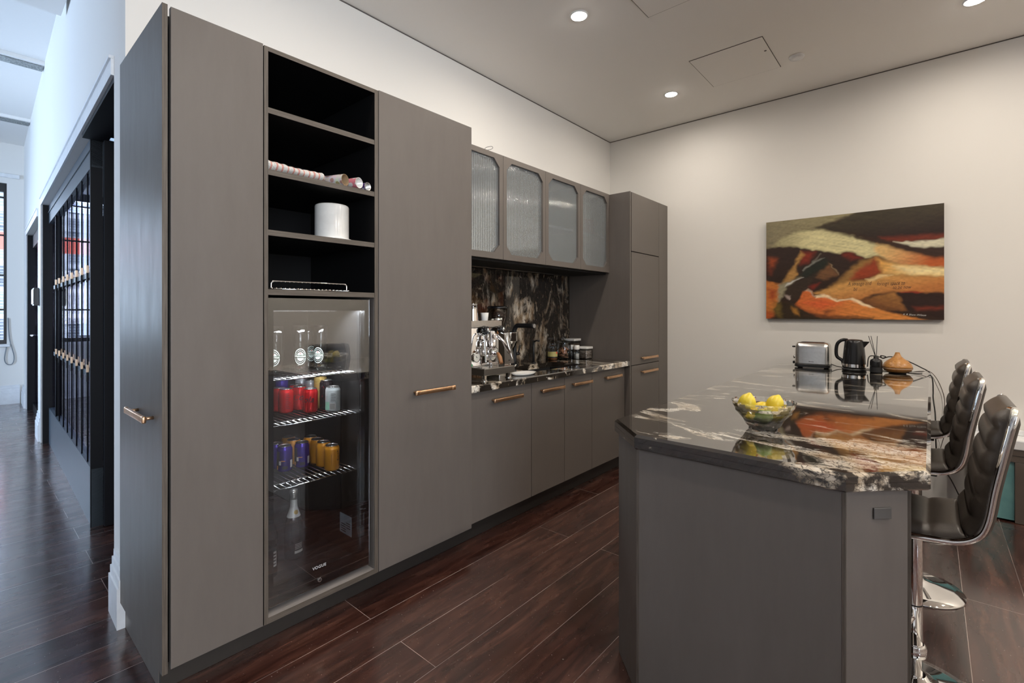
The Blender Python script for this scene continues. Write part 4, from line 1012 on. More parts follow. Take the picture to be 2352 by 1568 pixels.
hp = build(MB().lathe([(.034, 1.1905), (.036, 1.20), (.052, 1.25), (.066, 1.29), (.071, 1.355), (.069, 1.355), (.064, 1.29), (.05, 1.25), (.034, 1.20)], (gx, gy, 0), 32, True, (True, False)), 'hopper', M['hopper'], t)
t2 = NT('coffee_beans'); v = t2.add('ShaderNodeTexVoronoi'); t2.l(t2.coord(), v.inputs['Vector']); v.inputs['Scale'].default_value = 130
t2.bump(v.outputs['Distance'], .9, .006); M['beans'] = t2.set(t2.ramp(v.outputs['Distance'], [(.1, (.085, .032, .016)), (.6, (.015, .006, .004))]), .35)
build(MB().lathe([(.030, 1.193), (.033, 1.20), (.048, 1.25), (.0615, 1.29), (.064, 1.325), (.03, 1.335)], (gx, gy, 0), 30), 'beans', M['beans'], hp)['kind'] = 'stuff'
build(MB().lathe([(.073, 1.3555), (.075, 1.358), (.075, 1.368), (.066, 1.374), (.02, 1.376)], (gx, gy, 0), 32), 'hopper_lid', M['black_plastic'], hp)
build(MB().box(gx+.0765, gx+.082, gy-.062, gy-.032, 1.196, 1.235, .002), 'badge', M['paleink'], t)
# white dish beside the sink
t = thing('white_dish', 'oval white dish lying on the worktop in front of the sink', 'dish', (-2.045, 2.475, WT))
build(MB().lathe([(.050, .0), (.062, .004), (.074, .016), (.070, .017), (.058, .007), (.02, .0055)], (-2.045, 2.475, WT), 36, True, (True, True), .85, 1.45), 'dish', M['ceramic'], t)
# jars along the splashback
M['jar'] = thin_glass('jar_glass', .07, .9, (.93, .95, .95))
x, y = -2.49, 3.41
t = thing('preserve_jar', 'small glass jar with a yellow label, left of the cookie jar', 'jar', (x, y, WT))
build(MB().lathe([(.040, 0), (.044, .004), (.044, .085), (.036, .098), (.036, .104)], (x, y, WT), 28, True, (True, False)), 'glass', M['jar'], t)
build(MB().lathe([(.0405, .003), (.0405, .030)], (x, y, WT), 28), 'contents', plain('orange_preserve', (.35, .12, .03), .5), t)
patch('label', t, x, y, WT, .0442, VA(x, y)-1.2, VA(x, y)+1.2, .022, .075, plain('yellow_label', (.50, .44, .16), .5), 12); patch('red_mark', t, x, y, WT, .0442, VA(x, y)+.75, VA(x, y)+1.15, .058, .072, M['starred'], 4, .0011)
patch('dark_band', t, x, y, WT, .0442, VA(x, y)-1.2, VA(x, y)+1.2, .022, .032, M['ink'], 12, .001)
build(MB().lathe([(.042, .1042), (.043, .112), (.038, .124), (.030, .128), (.034, .140), (.030, .150), (.010, .152)], (x, y, WT), 28), 'glass_lid', M['jar'], t)
x, y = -2.465, 3.54
t = thing('cookie_jar', 'big glass jar of brown biscuits with a knobbed glass lid', 'jar', (x, y, WT))
build(MB().lathe([(.062, 0), (.068, .006), (.068, .115), (.060, .135), (.060, .145)], (x, y, WT), 32, True, (True, False)), 'glass', M['jar'], t)
build(MB().lathe([(.066, .1455), (.068, .152), (.060, .160), (.020, .166), (.012, .172), (.022, .182), (.020, .192), (.006, .195)], (x, y, WT), 28), 'glass_lid', M['jar'], t)
M['biscuit'] = plain('brown_biscuit', (.30, .13, .065), .7, 0, .25, 60)
for k in range(9):
    a = k*2.4; tilt = [.1, .9, .3, 1.2, .5, 1.0, .2, .8, .6][k]; c = Vector((x+.022*math.cos(a), y+.028*math.sin(a), WT+.020+.0095*k)); nrm = Vector((math.sin(tilt)*math.cos(a), math.sin(tilt)*math.sin(a), math.cos(tilt)))
    bis = build(MB().cyl(tuple(c-nrm*.004), tuple(c+nrm*.004), .024, None, 18), 'biscuit', M['biscuit'], None)
    tag(bis, 'brown biscuit inside the big glass jar', 'biscuit', 'biscuits in the glass jar')
def shaker(x, y, label, fill, h0):
    t = thing('spice_shaker', label, 'shaker', (x, y, WT), 'spice shakers with white caps')
    build(MB().lathe([(.024, 0), (.025, .003), (.023, .085)], (x, y, WT), 24, True, (True, False)), 'glass', M['jar'], t)
    build(MB().lathe([(.0225, .002), (.0215, h0)], (x, y, WT), 24), 'contents', fill, t)
    build(MB().lathe([(.0245, .0855), (.0255, .088), (.0255, .120), (.022, .124)], (x, y, WT), 24), 'cap', M['ceramic'], t)
shaker(-2.44, 3.625, 'pepper shaker with a white cap right of the cookie jar', plain('peppercorns', (.03, .025, .022), .6), .078)
shaker(-2.375, 3.615, 'salt shaker with a white cap and white filling', M['ceramic'], .050)
def tub(x, y, w, h, label, fill, fh):
    t = thing('food_container', label, 'container', (x, y, WT), 'square containers with white lids')
    build(MB().box(x-w, x+w, y-w, y+w, WT, WT+h, .008, 3), 'tub', M['jar'], t)
    build(MB().box(x-w+.004, x+w-.004, y-w+.004, y+w-.004, WT+.004, WT+fh, .006, 3), 'contents', fill, t)
    build(MB().box(x-w-.004, x+w+.004, y-w-.004, y+w+.004, WT+h+.0003, WT+h+.022, .006, 3), 'lid', M['ceramic'], t)
def mk_wraps():
    t = NT('wrapped_snacks'); n = t.noise(t.mapping(t.coord(), (20, 20, 45)), 1.0, 5, .6, 2.0)
    t.bump(n, .8, .01); return t.set(t.ramp(n, [(.35, (.10, .07, .055)), (.5, (.46, .38, .33)), (.7, (.60, .54, .50))]), .4)
tub(-2.475, 3.70, .052, .155, 'tall square container with a white lid at the back of the jars', plain('brown_cereal', (.10, .06, .035), .6, 0, .4, 80), .13)
tub(-2.345, 3.70, .050, .088, 'low square container of wrapped snacks at the right end of the jars', mk_wraps(), .075)

# ================================================================== THINGS ON THE ISLAND
bx, by = -.458, 1.915
def mk_crystal():
    t = NT('cut_crystal'); t.n.remove(t.b)
    g = t.add('ShaderNodeBsdfGlass'); g.inputs['IOR'].default_value = 1.52; g.inputs['Roughness'].default_value = 0; g.inputs[0].default_value = (.98, .98, .97, 1)
    tr = t.add('ShaderNodeBsdfTransparent'); tr.inputs[0].default_value = (.96, .96, .95, 1)
    m = t.add('ShaderNodeMixShader'); m.inputs[0].default_value = .86; t.l(tr.outputs[0], m.inputs[1]); t.l(g.outputs[0], m.inputs[2]); t.l(m.outputs[0], t.out.inputs[0]); return t.m
n = 18; prof = [(.048, .0), (.052, .006), (.058, .016), (.074, .036), (.092, .062), (.103, .082), (.107, .100)]
vs = []; fs = []; sm = []
for j, (r, z) in enumerate(prof):
    for i in range(n): a = 2*PI*(i+.5*(j % 2))/n; rr = r*(1-.075*(j % 2)); vs.append((bx+rr*math.cos(a), by+rr*math.sin(a), IT+z))
for j in range(len(prof)-1):
    for i in range(n):
        p, q = j*n+i, j*n+(i+1) % n; p2, q2 = (j+1)*n+i, (j+1)*n+(i+1) % n
        if j % 2 == 0: fs += [(p, q, p2), (q, q2, p2)]
        else: fs += [(p, q2, p2), (p, q, q2)]
o0 = len(vs); m2 = 36; inner = [(.104, .100), (.100, .082), (.088, .062), (.070, .040), (.050, .022), (.02, .015)]
for (r, z) in inner:
    for i in range(m2): a = 2*PI*i/m2; vs.append((bx+r*math.cos(a), by+r*math.sin(a), IT+z))
sm = [False]*len(fs)
k0 = (len(prof)-1)*n
for i in range(n):
    a, b = k0+i, k0+(i+1) % n; c, d, e = o0+2*i, o0+(2*i+1) % m2, o0+(2*i+2) % m2
    fs += [(a, d, c), (a, b, d), (b, e, d)]; sm += [False]*3
for j in range(len(inner)-1):
    for i in range(m2): fs.append((o0+j*m2+i, o0+(j+1)*m2+i, o0+(j+1)*m2+(i+1) % m2, o0+j*m2+(i+1) % m2)); sm.append(False)
fs += [tuple(range(n))[::-1], tuple(range(o0+(len(inner)-1)*m2, o0+len(inner)*m2))]; sm += [False, True]
t = thing('crystal_bowl', 'cut crystal fruit bowl of lemons near the front of the island', 'bowl', (bx, by, IT))
build(MB().put(vs, fs, sm), 'glass', mk_crystal(), t)
def mk_fruit(name, a, b):
    t = NT(name); nn = t.noise(t.coord(), 70, 3, .6); n2 = t.noise(t.coord(), 14, 3)
    t.bump(nn, .25, .003); return t.set(t.ramp(n2, [(.3, a), (.7, b)]), .38)
M['lemon'] = mk_fruit('lemon_skin', (.70, .50, .025), (.82, .66, .06)); M['lime'] = mk_fruit('lime_skin', (.15, .27, .02), (.34, .46, .08))
def fruit(name, label, cat, c, rot, r, mat, L=1.28, group=None):
    R = Matrix.Rotation(rot[2], 3, 'Z') @ Matrix.Rotation(rot[1], 3, 'Y')
    def fn(d):
        ax = d.z; rad = math.sqrt(max(0, 1-ax*ax)); z = ax*L*r; k = 1.0
        if abs(ax) > .93: z += (abs(ax)-.93)*r*2.6*(1 if ax > 0 else -1)
        return R @ Vector((d.x*r*k, d.y*r*k, z))
    return tag(build(MB().ball(c, r, 24, 18, fn), name, mat), label, cat, group)
LG = 'lemons in the crystal bowl'; z0 = IT
fruit('lemon', 'lemon standing highest at the left rim of the crystal bowl', 'lemon', (bx-.052, by-.012, z0+.085), (0, .25, .3), .030, M['lemon'], 1.25, LG)
fruit('lemon', 'lemon on top at the right side of the crystal bowl', 'lemon', (bx+.030, by+.034, z0+.086), (0, .55, 1.0), .0285, M['lemon'], 1.2, LG)
fruit('lemon', 'lemon in the middle of the bowl behind the lime', 'lemon', (bx-.012, by+.030, z0+.064), (0, 1.3, .6), .027, M['lemon'], 1.25, LG)
fruit('lemon', 'lemon low at the right inside the bowl, beside the lime', 'lemon', (bx+.044, by-.014, z0+.061), (0, 1.4, 1.2), .026, M['lemon'], 1.2, LG)
fruit('lemon', 'lemon lying lowest at the left of the bowl', 'lemon', (bx-.030, by-.020, z0+.046), (0, 1.5, .9), .022, M['lemon'], 1.2, LG)
fruit('lime', 'green lime among the lemons at the front of the bowl', 'lime', (bx+.012, by-.042, z0+.054), (0, 1.2, .4), .0265, M['lime'], 1.1)
# toaster
tx0, tx1, ty0, ty1 = -.795, -.565, 4.225, 4.37
t = thing('toaster', 'brushed steel two-slice toaster at the back end of the island', 'toaster', ((tx0+tx1)/2, (ty0+ty1)/2, IT))
mb = MB(); ns = 10; vs = []
zs = [.030, .05, .12, .165, .182, .190]
secs = []
def rr_poly(x0, x1, y0, y1, r, k=6):
    out = []
    for cx_, cy_, a0 in ((x1-r, y1-r, 0), (x0+r, y1-r, PI/2), (x0+r, y0+r, PI), (x1-r, y0+r, 1.5*PI)):
        for i in range(k+1): a = a0+PI/2*i/k; out.append((cx_+r*math.cos(a), cy_+r*math.sin(a)))
    return out
for z, ins in ((.0225, 0), (.030, 0), (.12, .002), (.160, .004), (.178, .010), (.188, .022), (.192, .038)):
    secs.append([(x, y, IT+z) for x, y in rr_poly(tx0+ins*.7, tx1-ins*.7, ty0+ins, ty1-ins, max(.006, .035-ins*.5))])
kk = len(secs[0]); vs = [p for s_ in secs for p in s_]
fs = [(j*kk+i, j*kk+(i+1) % kk, (j+1)*kk+(i+1) % kk, (j+1)*kk+i) for j in range(len(secs)-1) for i in range(kk)]+[tuple(range((len(secs)-1)*kk, len(secs)*kk)), tuple(range(kk))[::-1]]
build(mb.put(vs, fs, [True]*(len(fs)-2)+[False, False]), 'housing', M['steel'], t)
build(MB().prism(rr_poly(tx0-.002, tx1+.002, ty0-.002, ty1+.002, .036), IT+.006, IT+.0222), 'base', M['black_plastic'], t)
build(MB().prism(rr_poly(tx0-.001, tx1+.001, ty0-.001, ty1+.001, .036), IT+.0295, IT+.0335), 'trim_line', M['black_plastic'], t)
for x in (tx0+.03, tx1-.03):
    for y in (ty0+.03, ty1-.03): build(MB().cyl((x, y, IT), (x, y, IT+.0065), .01), 'foot', M['rubber'], t)
sl = MB(); sl.box(tx0+.04, tx1-.04, ty0+.040, ty0+.060, IT+.1905, IT+.1935); sl.box(tx0+.04, tx1-.04, ty1-.060, ty1-.040, IT+.1905, IT+.1935)
build(sl, 'slot', M['black_matte'], t)
build(MB().box(tx0-.024, tx0-.002, 4.283, 4.312, IT+.148, IT+.160, .004, 3), 'lever', M['black_plastic'], t)
build(MB().cyl((tx0-.016, 4.297, IT+.075), (tx0-.001, 4.297, IT+.075), .013, None, 20), 'dial', M['chrome'], t)
build(MB().box(tx0-.016, tx0-.002, 4.26, 4.33, IT+.024, IT+.044, .004), 'button_row', M['black_plastic'], t)
text('lettering', 'Breville', .011, onplane(((tx0+tx1)/2+.0, ty0-.0004, IT+.048), (1, 0, 0), (0, 0, 1)), M['ink'], t, 0, .0004)
# kettle
kx, ky = -.418, 4.245
t = thing('kettle', 'glossy black electric kettle with a steel band beside the toaster', 'kettle', (kx, ky, IT))
build(MB().lathe([(.070, 0), (.074, .003), (.074, .016), (.066, .020)], (kx, ky, IT), 40), 'power_base', M['black_plastic'], t)
bo = build(MB().lathe([(.068, .0205), (.0715, .026), (.070, .055), (.066, .12), (.058, .20), (.054, .215), (.048, .222), (.02, .226)], (kx, ky, IT), 40), 'body', M['black_plastic'], t)
build(MB().lathe([(.0722, .028), (.0715, .050)], (kx, ky, IT), 40, True, (False, False)), 'steel_band', M['chrome'], t)
build(MB().tube(bez([(kx-.040, ky, IT+.219), (kx-.072, ky, IT+.217), (kx-.100, ky, IT+.19), (kx-.108, ky, IT+.14), (kx-.102, ky, IT+.095), (kx-.070, ky, IT+.068), (kx-.062, ky, IT+.035)], 7), .0115, 12), 'handle', M['black_plastic'], t)
build(MB().put([(kx+.045, ky-.026, IT+.212), (kx+.045, ky+.026, IT+.212), (kx+.092, ky, IT+.212), (kx+.058, ky-.014, IT+.165), (kx+.058, ky+.014, IT+.165)], [(0, 2, 1), (0, 3, 2), (1, 2, 4), (3, 4, 2), (0, 1, 4, 3)]), 'spout', M['black_plastic'], t)
build(MB().box(kx-.052, kx-.036, ky-.012, ky+.012, IT+.216, IT+.229, .004, 3), 'lid_button', M['black_plastic'], t)
# reed diffuser
rx, ry = -.287, 4.19
t = thing('reed_diffuser', 'black glass reed diffuser bottle between the kettle and the wooden diffuser', 'reed diffuser', (rx, ry, IT))
build(MB().lathe([(.033, 0), (.0355, .003), (.0355, .075), (.032, .090), (.015, .100), (.0135, .104), (.0135, .110)], (rx, ry, IT), 28), 'bottle', M['black_plastic'], t)
build(MB().lathe([(.0362, .006), (.0362, .040)], (rx, ry, IT), 28, True, (False, False)), 'label', M['black_matte'], t)
build(MB().lathe([(.0155, .1005), (.0155, .116), (.010, .116), (.010, .102)], (rx, ry, IT), 24, True, (False, False)), 'collar', M['jar'], t)
for (dx, dy) in ((-.042, -.01), (-.030, .015), (.006, .01)): build(MB().cyl((rx, ry, IT+.095), (rx+dx, ry+dy, IT+.255), .0019, None, 8), 'reed', M['black_matte'], t)
# wooden diffuser
wx, wy = -.174, 4.26
def mk_wood():
    t = NT('honey_wood'); v = t.mapping(t.coord(), (1, 1, 3.0), (0.3, .5, 0)); n = t.noise(v, 9, 3, .5, .6)
    fr = t.add('ShaderNodeMath', operation='FRACT'); t.l(t.math('MULTIPLY', n, 9.0), fr.inputs[0])
    return t.set(t.ramp(fr.outputs[0], [(0, (.33, .14, .035)), (.2, (.46, .215, .06)), (.8, (.52, .255, .08)), (1, (.38, .165, .045))]), .32)
M['honey'] = mk_wood()
t = thing('aroma_diffuser', 'onion-shaped honey wood aroma diffuser on the island', 'aroma diffuser', (wx, wy, IT))
build(MB().lathe([(.055, .008), (.068, .012), (.082, .030), (.0845, .0345)], (wx, wy, IT), 44), 'lower_half', M['honey'], t)
build(MB().lathe([(.085, .0352), (.085, .0372)], (wx, wy, IT), 44, True, (False, False)), 'seam_ring', M['paleink'], t)
build(MB().lathe([(.0845, .0375), (.082, .050), (.074, .068), (.058, .086), (.036, .102), (.022, .116), (.016, .130), (.0125, .142), (.0125, .144), (.008, .144), (.007, .13)], (wx, wy, IT), 44), 'upper_half', M['honey'], t)
build(MB().lathe([(.045, 0), (.048, .001), (.048, .0078)], (wx, wy, IT), 30), 'foot_ring', M['black_matte'], t)
# cables
M['cable'] = plain('black_cable', (.012, .011, .010), .45); M['wcable'] = plain('white_cable', (.60, .59, .57), .4)
def cable(name, label, pts, r, mat): tag(build(MB().tube(bez(pts, 8), r, 8), name, mat), label, 'cable')
cable('power_cable', 'black kettle cord looping behind the diffusers and hanging off the island', [(-.345, 4.30, IT+.03), (-.34, 4.37, 1.005), (-.30, 4.39, 1.012), (-.262, 4.385, 1.0), (-.245, 4.372, 1.012), (-.272, 4.365, 1.018), (-.262, 4.38, .998), (-.22, 4.395, 1.012), (-.155, 4.395, 1.0), (-.10, 4.39, .975), (-.05, 4.375, .948), (-.012, 4.345, .925), (.008, 4.33, .88), (.012, 4.30, .80), (.012, 4.25, .76), (.022, 4.20, .66), (.024, 4.17, .52), (.030, 4.2, .40), (.05, 4.28, .32), (.10, 4.34, .22), (.14, 4.36, .12)], .0038, M['cable'])
cable('power_cable', 'thin white cord from the wooden diffuser hanging beside the island end', [(-.10, 4.30, IT+.012), (-.07, 4.32, IT+.018), (-.03, 4.30, .932), (.006, 4.285, .905), (.03, 4.32, .84), (.055, 4.36, .76), (.06, 4.36, .66), (.05, 4.36, .58), (.03, 4.36, .50), (.045, 4.37, .44), (.03, 4.37, .36)], .0026, M['wcable'])
cable('power_cable', 'brown-grey cord arching widest beside the island end', [(-.12, 4.345, IT+.004), (-.05, 4.35, IT+.012), (-.012, 4.34, .93), (.02, 4.34, .90), (.05, 4.36, .83), (.07, 4.38, .74), (.066, 4.39, .63), (.076, 4.40, .54), (.05, 4.42, .40)], .0022, plain('grey_cable', (.12, .10, .085), .5))
cable('power_cable', 'black toaster cord lying behind the kettle on the island', [(-.568, 4.34, IT+.028), (-.53, 4.36, IT+.012), (-.47, 4.375, IT+.006), (-.36, 4.38, IT+.005), (-.25, 4.36, IT+.005), (-.12, 4.375, IT+.006), (-.045, 4.40, IT+.007)], .0032, M['cable'])

# ================================================================== PAINTING
PX0, PX1, PZ0, PZ1, PYF = -1.060, .0705, 1.2765, 2.094, 4.530
NU, NV = 300, 216
U, V = np.meshgrid((np.arange(NU)+.5)/NU, (np.arange(NV)+.5)/NV)      # V down
def uv(p):
    x, y = p; u = (x-103)/1995; yt = 343-215*u; yb = 1422+21*u
    return (u, (y-yt)/(yb-yt))
rng = np.random.RandomState(3)
def smooth_noise(n1, n2, ang=0.0):
    a = rng.rand(n2+3, n1+3); ca, sa = math.cos(ang), math.sin(ang)
    uu = (U*ca+V*sa*.72+1.0)/2.6*n1; vv = (-U*sa+V*ca+1.2)/3.0*n2
    uu = np.clip(uu, 0, n1+1); vv = np.clip(vv, 0, n2+1)
    i = uu.astype(int); j = vv.astype(int); fu = uu-i; fv = vv-j
    fu = fu*fu*(3-2*fu); fv = fv*fv*(3-2*fv)
    return (a[j, i]*(1-fu)+a[j, i+1]*fu)*(1-fv)+(a[j+1, i]*(1-fu)+a[j+1, i+1]*fu)*fv-.5
wob = smooth_noise(20, 24)*.012+smooth_noise(110, 120)*.014
wob2 = smooth_noise(20, 24)*.012+smooth_noise(110, 120)*.014
def lin(c): c = np.array(c)/255.; return np.where(c <= .04045, c/12.92, ((c+.055)/1.055)**2.4)
img = np.zeros((NV, NU, 3)); img[:] = lin((52, 34, 22))
def poly(pts, col, soft=.02, op=1.0, col2=None, ax=None):
    soft *= 0.8
    P = [uv(p) for p in pts]; k = len(P); AX, AY = U+wob, V+wob2
    ins = np.zeros(U.shape, bool); dist = np.full(U.shape, 9.)
    for i in range(k):
        (x1, y1), (x2, y2) = P[i], P[(i+1) % k]
        c = ((y1 > AY) != (y2 > AY)) & (AX < (x2-x1)*(AY-y1)/((y2-y1) if y2 != y1 else 1e-9)+x1); ins ^= c
        dx, dy = (x2-x1)*1.38, (y2-y1); L = dx*dx+dy*dy+1e-12
        tt = np.clip((((AX-x1)*1.38)*dx+(AY-y1)*dy)/L, 0, 1)
        dist = np.minimum(dist, np.hypot((AX-x1)*1.38-tt*dx, AY-y1-tt*dy))
    sd = np.where(ins, dist, -dist); a = np.clip(sd/soft*.5+.5, 0, 1); a = (a*a*(3-2*a)*op)[..., None]
    c = np.array(lin(col))[None, None]
    if col2 is not None:
        (ux, uy), (wx_, wy_) = uv(ax[0]), uv(ax[1]); ddx, ddy = wx_-ux, wy_-uy
        g_ = np.clip(((U-ux)*ddx+(V-uy)*ddy)/(ddx*ddx+ddy*ddy), 0, 1)[..., None]; c = c*(1-g_)+np.array(lin(col2))*g_
    img[:] = img*(1-a)+c*a
poly([(60, 300), (1300, 200), (720, 405), (560, 430), (400, 520), (300, 600), (60, 660)], (128, 118, 92), .03, 1, (150, 140, 105), ((150, 600), (900, 320)))
poly([(1250, 180), (2200, 80), (2150, 520), (1900, 550), (1500, 520), (1000, 430), (740, 405), (1000, 330)], (66, 58, 42), .025, 1, (40, 24, 18), ((1600, 200), (1650, 500)))
poly([(300, 520), (560, 430), (800, 418), (1000, 455), (1300, 540), (1500, 620), (1700, 745), (1600, 735), (1450, 712), (1300, 740), (1200, 692), (1100, 675), (1020, 688), (700, 650), (500, 612), (180, 615)], (168, 158, 118), .03, 1, (214, 204, 154), ((250, 560), (700, 540)))
poly([(1450, 505), (1900, 480), (2180, 480), (2180, 525), (1700, 565), (1500, 545)], (118, 46, 26), .03, .9)
poly([(1150, 490), (1500, 540), (1720, 598), (1900, 635), (2180, 615), (2180, 735), (2000, 752), (1850, 705), (1600, 625), (1350, 550)], (56, 35, 23), .02)
poly([(1610, 560), (1800, 562), (2000, 545), (2180, 500), (2180, 615), (1900, 632), (1720, 590)], (216, 210, 182), .015)
poly([(1450, 585), (1850, 702), (2000, 757), (2180, 738), (2180, 855), (1700, 825), (1600, 785), (1450, 712), (1400, 640)], (226, 186, 122), .03, 1, (186, 92, 42), ((1480, 680), (1950, 800)))
poly([(60, 650), (300, 622), (600, 630), (1020, 690), (1100, 676), (1200, 692), (1300, 742), (1400, 737), (1300, 830), (1100, 950), (900, 1130), (700, 1100), (520, 950), (300, 1028), (60, 990)], (48, 31, 22), .015)
poly([(570, 665), (740, 668), (650, 790), (550, 810)], (134, 44, 24), .04, .9)
poly([(1050, 690), (1150, 682), (1265, 742), (1150, 770)], (120, 38, 22), .035, .9)
poly([(150, 745), (250, 755), (200, 835), (160, 830)], (176, 78, 32), .05, .8); poly([(130, 840), (180, 850), (160, 930), (130, 920)], (120, 50, 25), .04, .7)
poly([(550, 660), (480, 800), (380, 920), (310, 1030), (450, 995), (520, 930), (500, 830), (600, 700)], (172, 128, 70), .025)
poly([(850, 735), (700, 800), (540, 930), (620, 965), (800, 885), (930, 790)], (34, 38, 28), .04)
poly([(840, 738), (700, 785), (570, 880), (590, 890), (720, 800)], (140, 140, 130), .012, .75); poly([(800, 680), (720, 775), (735, 780), (815, 690)], (120, 112, 100), .012, .7)
poly([(900, 795), (1010, 925), (850, 985), (740, 950)], (114, 78, 48), .025, .95); poly([(905, 800), (1005, 920), (1015, 915), (920, 800)], (150, 130, 100), .01, .7)
poly([(1420, 730), (1250, 780), (1100, 900), (830, 1150), (1000, 1130), (1150, 1010), (1440, 745)], (152, 112, 60), .035)
poly([(1430, 748), (1490, 905), (1300, 975), (1130, 985), (1200, 890)], (152, 62, 30), .04)
poly([(1430, 745), (1600, 792), (1750, 822), (2180, 862), (2180, 965), (1700, 935), (1500, 925)], (214, 158, 82), .03, 1, (238, 206, 140), ((1480, 840), (1900, 890)))
poly([(1600, 830), (2180, 868), (2180, 925), (1750, 905)], (248, 226, 168), .035, .9)
poly([(1480, 915), (1700, 930), (2180, 962), (2180, 1145), (1650, 1125), (1400, 1155), (1250, 1225), (1000, 1205), (720, 1135), (900, 1080), (1100, 1005), (1300, 1000)], (206, 152, 84), .025, 1, (190, 120, 62), ((1500, 960), (1600, 1150)))
poly([(1300, 985), (1500, 925), (1600, 925), (1350, 1000)], (238, 208, 150), .015, .8)
poly([(1620, 1130), (2180, 1150), (2180, 1460), (1750, 1345), (1680, 1250)], (46, 26, 18), .02); poly([(1660, 1125), (1900, 1125), (1850, 1142)], (170, 40, 24), .015, .8)
poly([(1800, 1300), (2100, 1290), (2100, 1320), (1850, 1340)], (130, 50, 26), .03, .7)
poly([(1240, 1230), (1620, 1130), (1690, 1255), (1745, 1345), (1480, 1330)], (164, 112, 58), .02, 1, (110, 66, 34), ((1600, 1150), (1450, 1320)))
poly([(60, 985), (290, 1030), (290, 1150), (170, 1440), (60, 1440)], (196, 118, 54), .02); poly([(140, 1080), (250, 1110), (200, 1230), (130, 1200)], (150, 58, 28), .05, .85); poly([(70, 1330), (220, 1360), (200, 1440), (60, 1440)], (170, 74, 34), .03, .8)
poly([(270, 1040), (560, 955), (470, 1010), (380, 1060), (320, 1170), (250, 1250)], (150, 142, 116), .025); poly([(380, 1020), (590, 955), (520, 985), (360, 1060)], (206, 204, 200), .012, .9)
poly([(400, 1060), (650, 955), (780, 900), (650, 1080), (560, 1185), (430, 1205), (350, 1150)], (56, 42, 30), .02); poly([(340, 1160), (430, 1160), (400, 1210)], (190, 170, 160), .015, .8)
poly([(650, 1060), (800, 1020), (720, 1090), (680, 1095)], (130, 40, 24), .025, .8)
poly([(470, 1270), (540, 1200), (590, 1112), (640, 1095), (690, 1112), (740, 1182), (850, 1150), (1000, 1212), (1150, 1202), (1300, 1262), (1500, 1335), (1740, 1405), (1950, 1450), (800, 1435), (600, 1335)], (208, 108, 52), .015, 1, (216, 138, 66), ((600, 1200), (1500, 1400)))
poly([(590, 1240), (850, 1190), (1050, 1250), (800, 1330)], (222, 92, 50), .05, .7)
poly([(730, 1165), (850, 1146), (1000, 1208), (1150, 1200), (1300, 1258), (1420, 1308), (1300, 1290), (1130, 1220), (1000, 1230), (850, 1172), (750, 1195)], (246, 222, 180), .012, .9); poly([(600, 1105), (650, 1092), (690, 1110), (735, 1180), (680, 1130)], (170, 160, 140), .012, .8)
poly([(250, 1260), (430, 1225), (640, 1345), (800, 1400), (1400, 1422), (1400, 1460), (60, 1460), (220, 1400)], (52, 38, 20), .03, .92)
poly([(215, 1240), (300, 1250), (310, 1400), (210, 1380)], (128, 106, 46), .04, .7); poly([(440, 1290), (510, 1310), (540, 1385), (480, 1370)], (186, 130, 56), .03, .8)
poly([(840, 1340), (960, 1330), (860, 1380)], (70, 36, 20), .03, .8); poly([(600, 1385), (900, 1385), (1400, 1412), (900, 1415)], (80, 42, 22), .02, .7)
streak = 1+.24*smooth_noise(26, 230, .35)+.20*smooth_noise(200, 210)+.16*smooth_noise(24, 260, -.5)
img *= streak[..., None]
mb = MB(); vs = [(PX0+(PX1-PX0)*i/NU, PYF, PZ1-(PZ1-PZ0)*j/NV) for j in range(NV+1) for i in range(NU+1)]
fs = [(j*(NU+1)+i, (j+1)*(NU+1)+i, (j+1)*(NU+1)+i+1, j*(NU+1)+i+1) for j in range(NV) for i in range(NU)]
t = thing('painting', 'wide abstract canvas painting in orange, brown and cream on the back wall', 'painting', ((PX0+PX1)/2, 4.548, PZ0))
tm = NT('oil_paint'); at = tm.add('ShaderNodeVertexColor', layer_name='paint'); bn = tm.noise(tm.mapping(tm.coord(), (1, 1, 3)), 160, 4, .7); tm.bump(bn, .25, .002)
tm.set(at.outputs[0], .42, spec=.35); M['paint'] = tm.m
cv = build(mb.put(vs, fs), 'canvas', M['paint'], t)
ca = cv.data.color_attributes.new('paint', 'FLOAT_COLOR', 'CORNER')
flat = np.ones((NV*NU, 4, 4), np.float32); flat[:, :, :3] = np.clip(img, 0, 1).reshape(-1, 1, 3)
ca.data.foreach_set('color', flat.ravel())
build(MB().box(PX0, PX1, PYF+.0005, YB-.001, PZ0, PZ1), 'stretcher', plain('dark_canvas_edge', (.025, .018, .014), .6), t)
def onp(px, py, sz=1):
    u, v = uv((px, py)); return (PX0+(PX1-PX0)*u, PYF-.0004, PZ1-(PZ1-PZ0)*v)
M['pen'] = plain('dark_crayon', (.045, .030, .022), .6)
for (s_, px, py, size, lab) in (('A strange and', 1245, 1030, .042, .62), ('foreign space to', 1578, 1028, .042, .60), ('be', 1200, 1092, .040, .62), ('to be now', 1690, 1072, .038, .66)):
    text('inscription', s_, size, onplane(onp(px, py), (1, 0, 0), (0, 0, 1), lab), M['pen'], t, .25, .0004, -.0003)
text('signature', 'K R Shaw-Wilson', .018, onplane(onp(1815, 1385), (1, 0, -.05), (.05, 0, 1)), M['paleink'], t, .3, .0004)

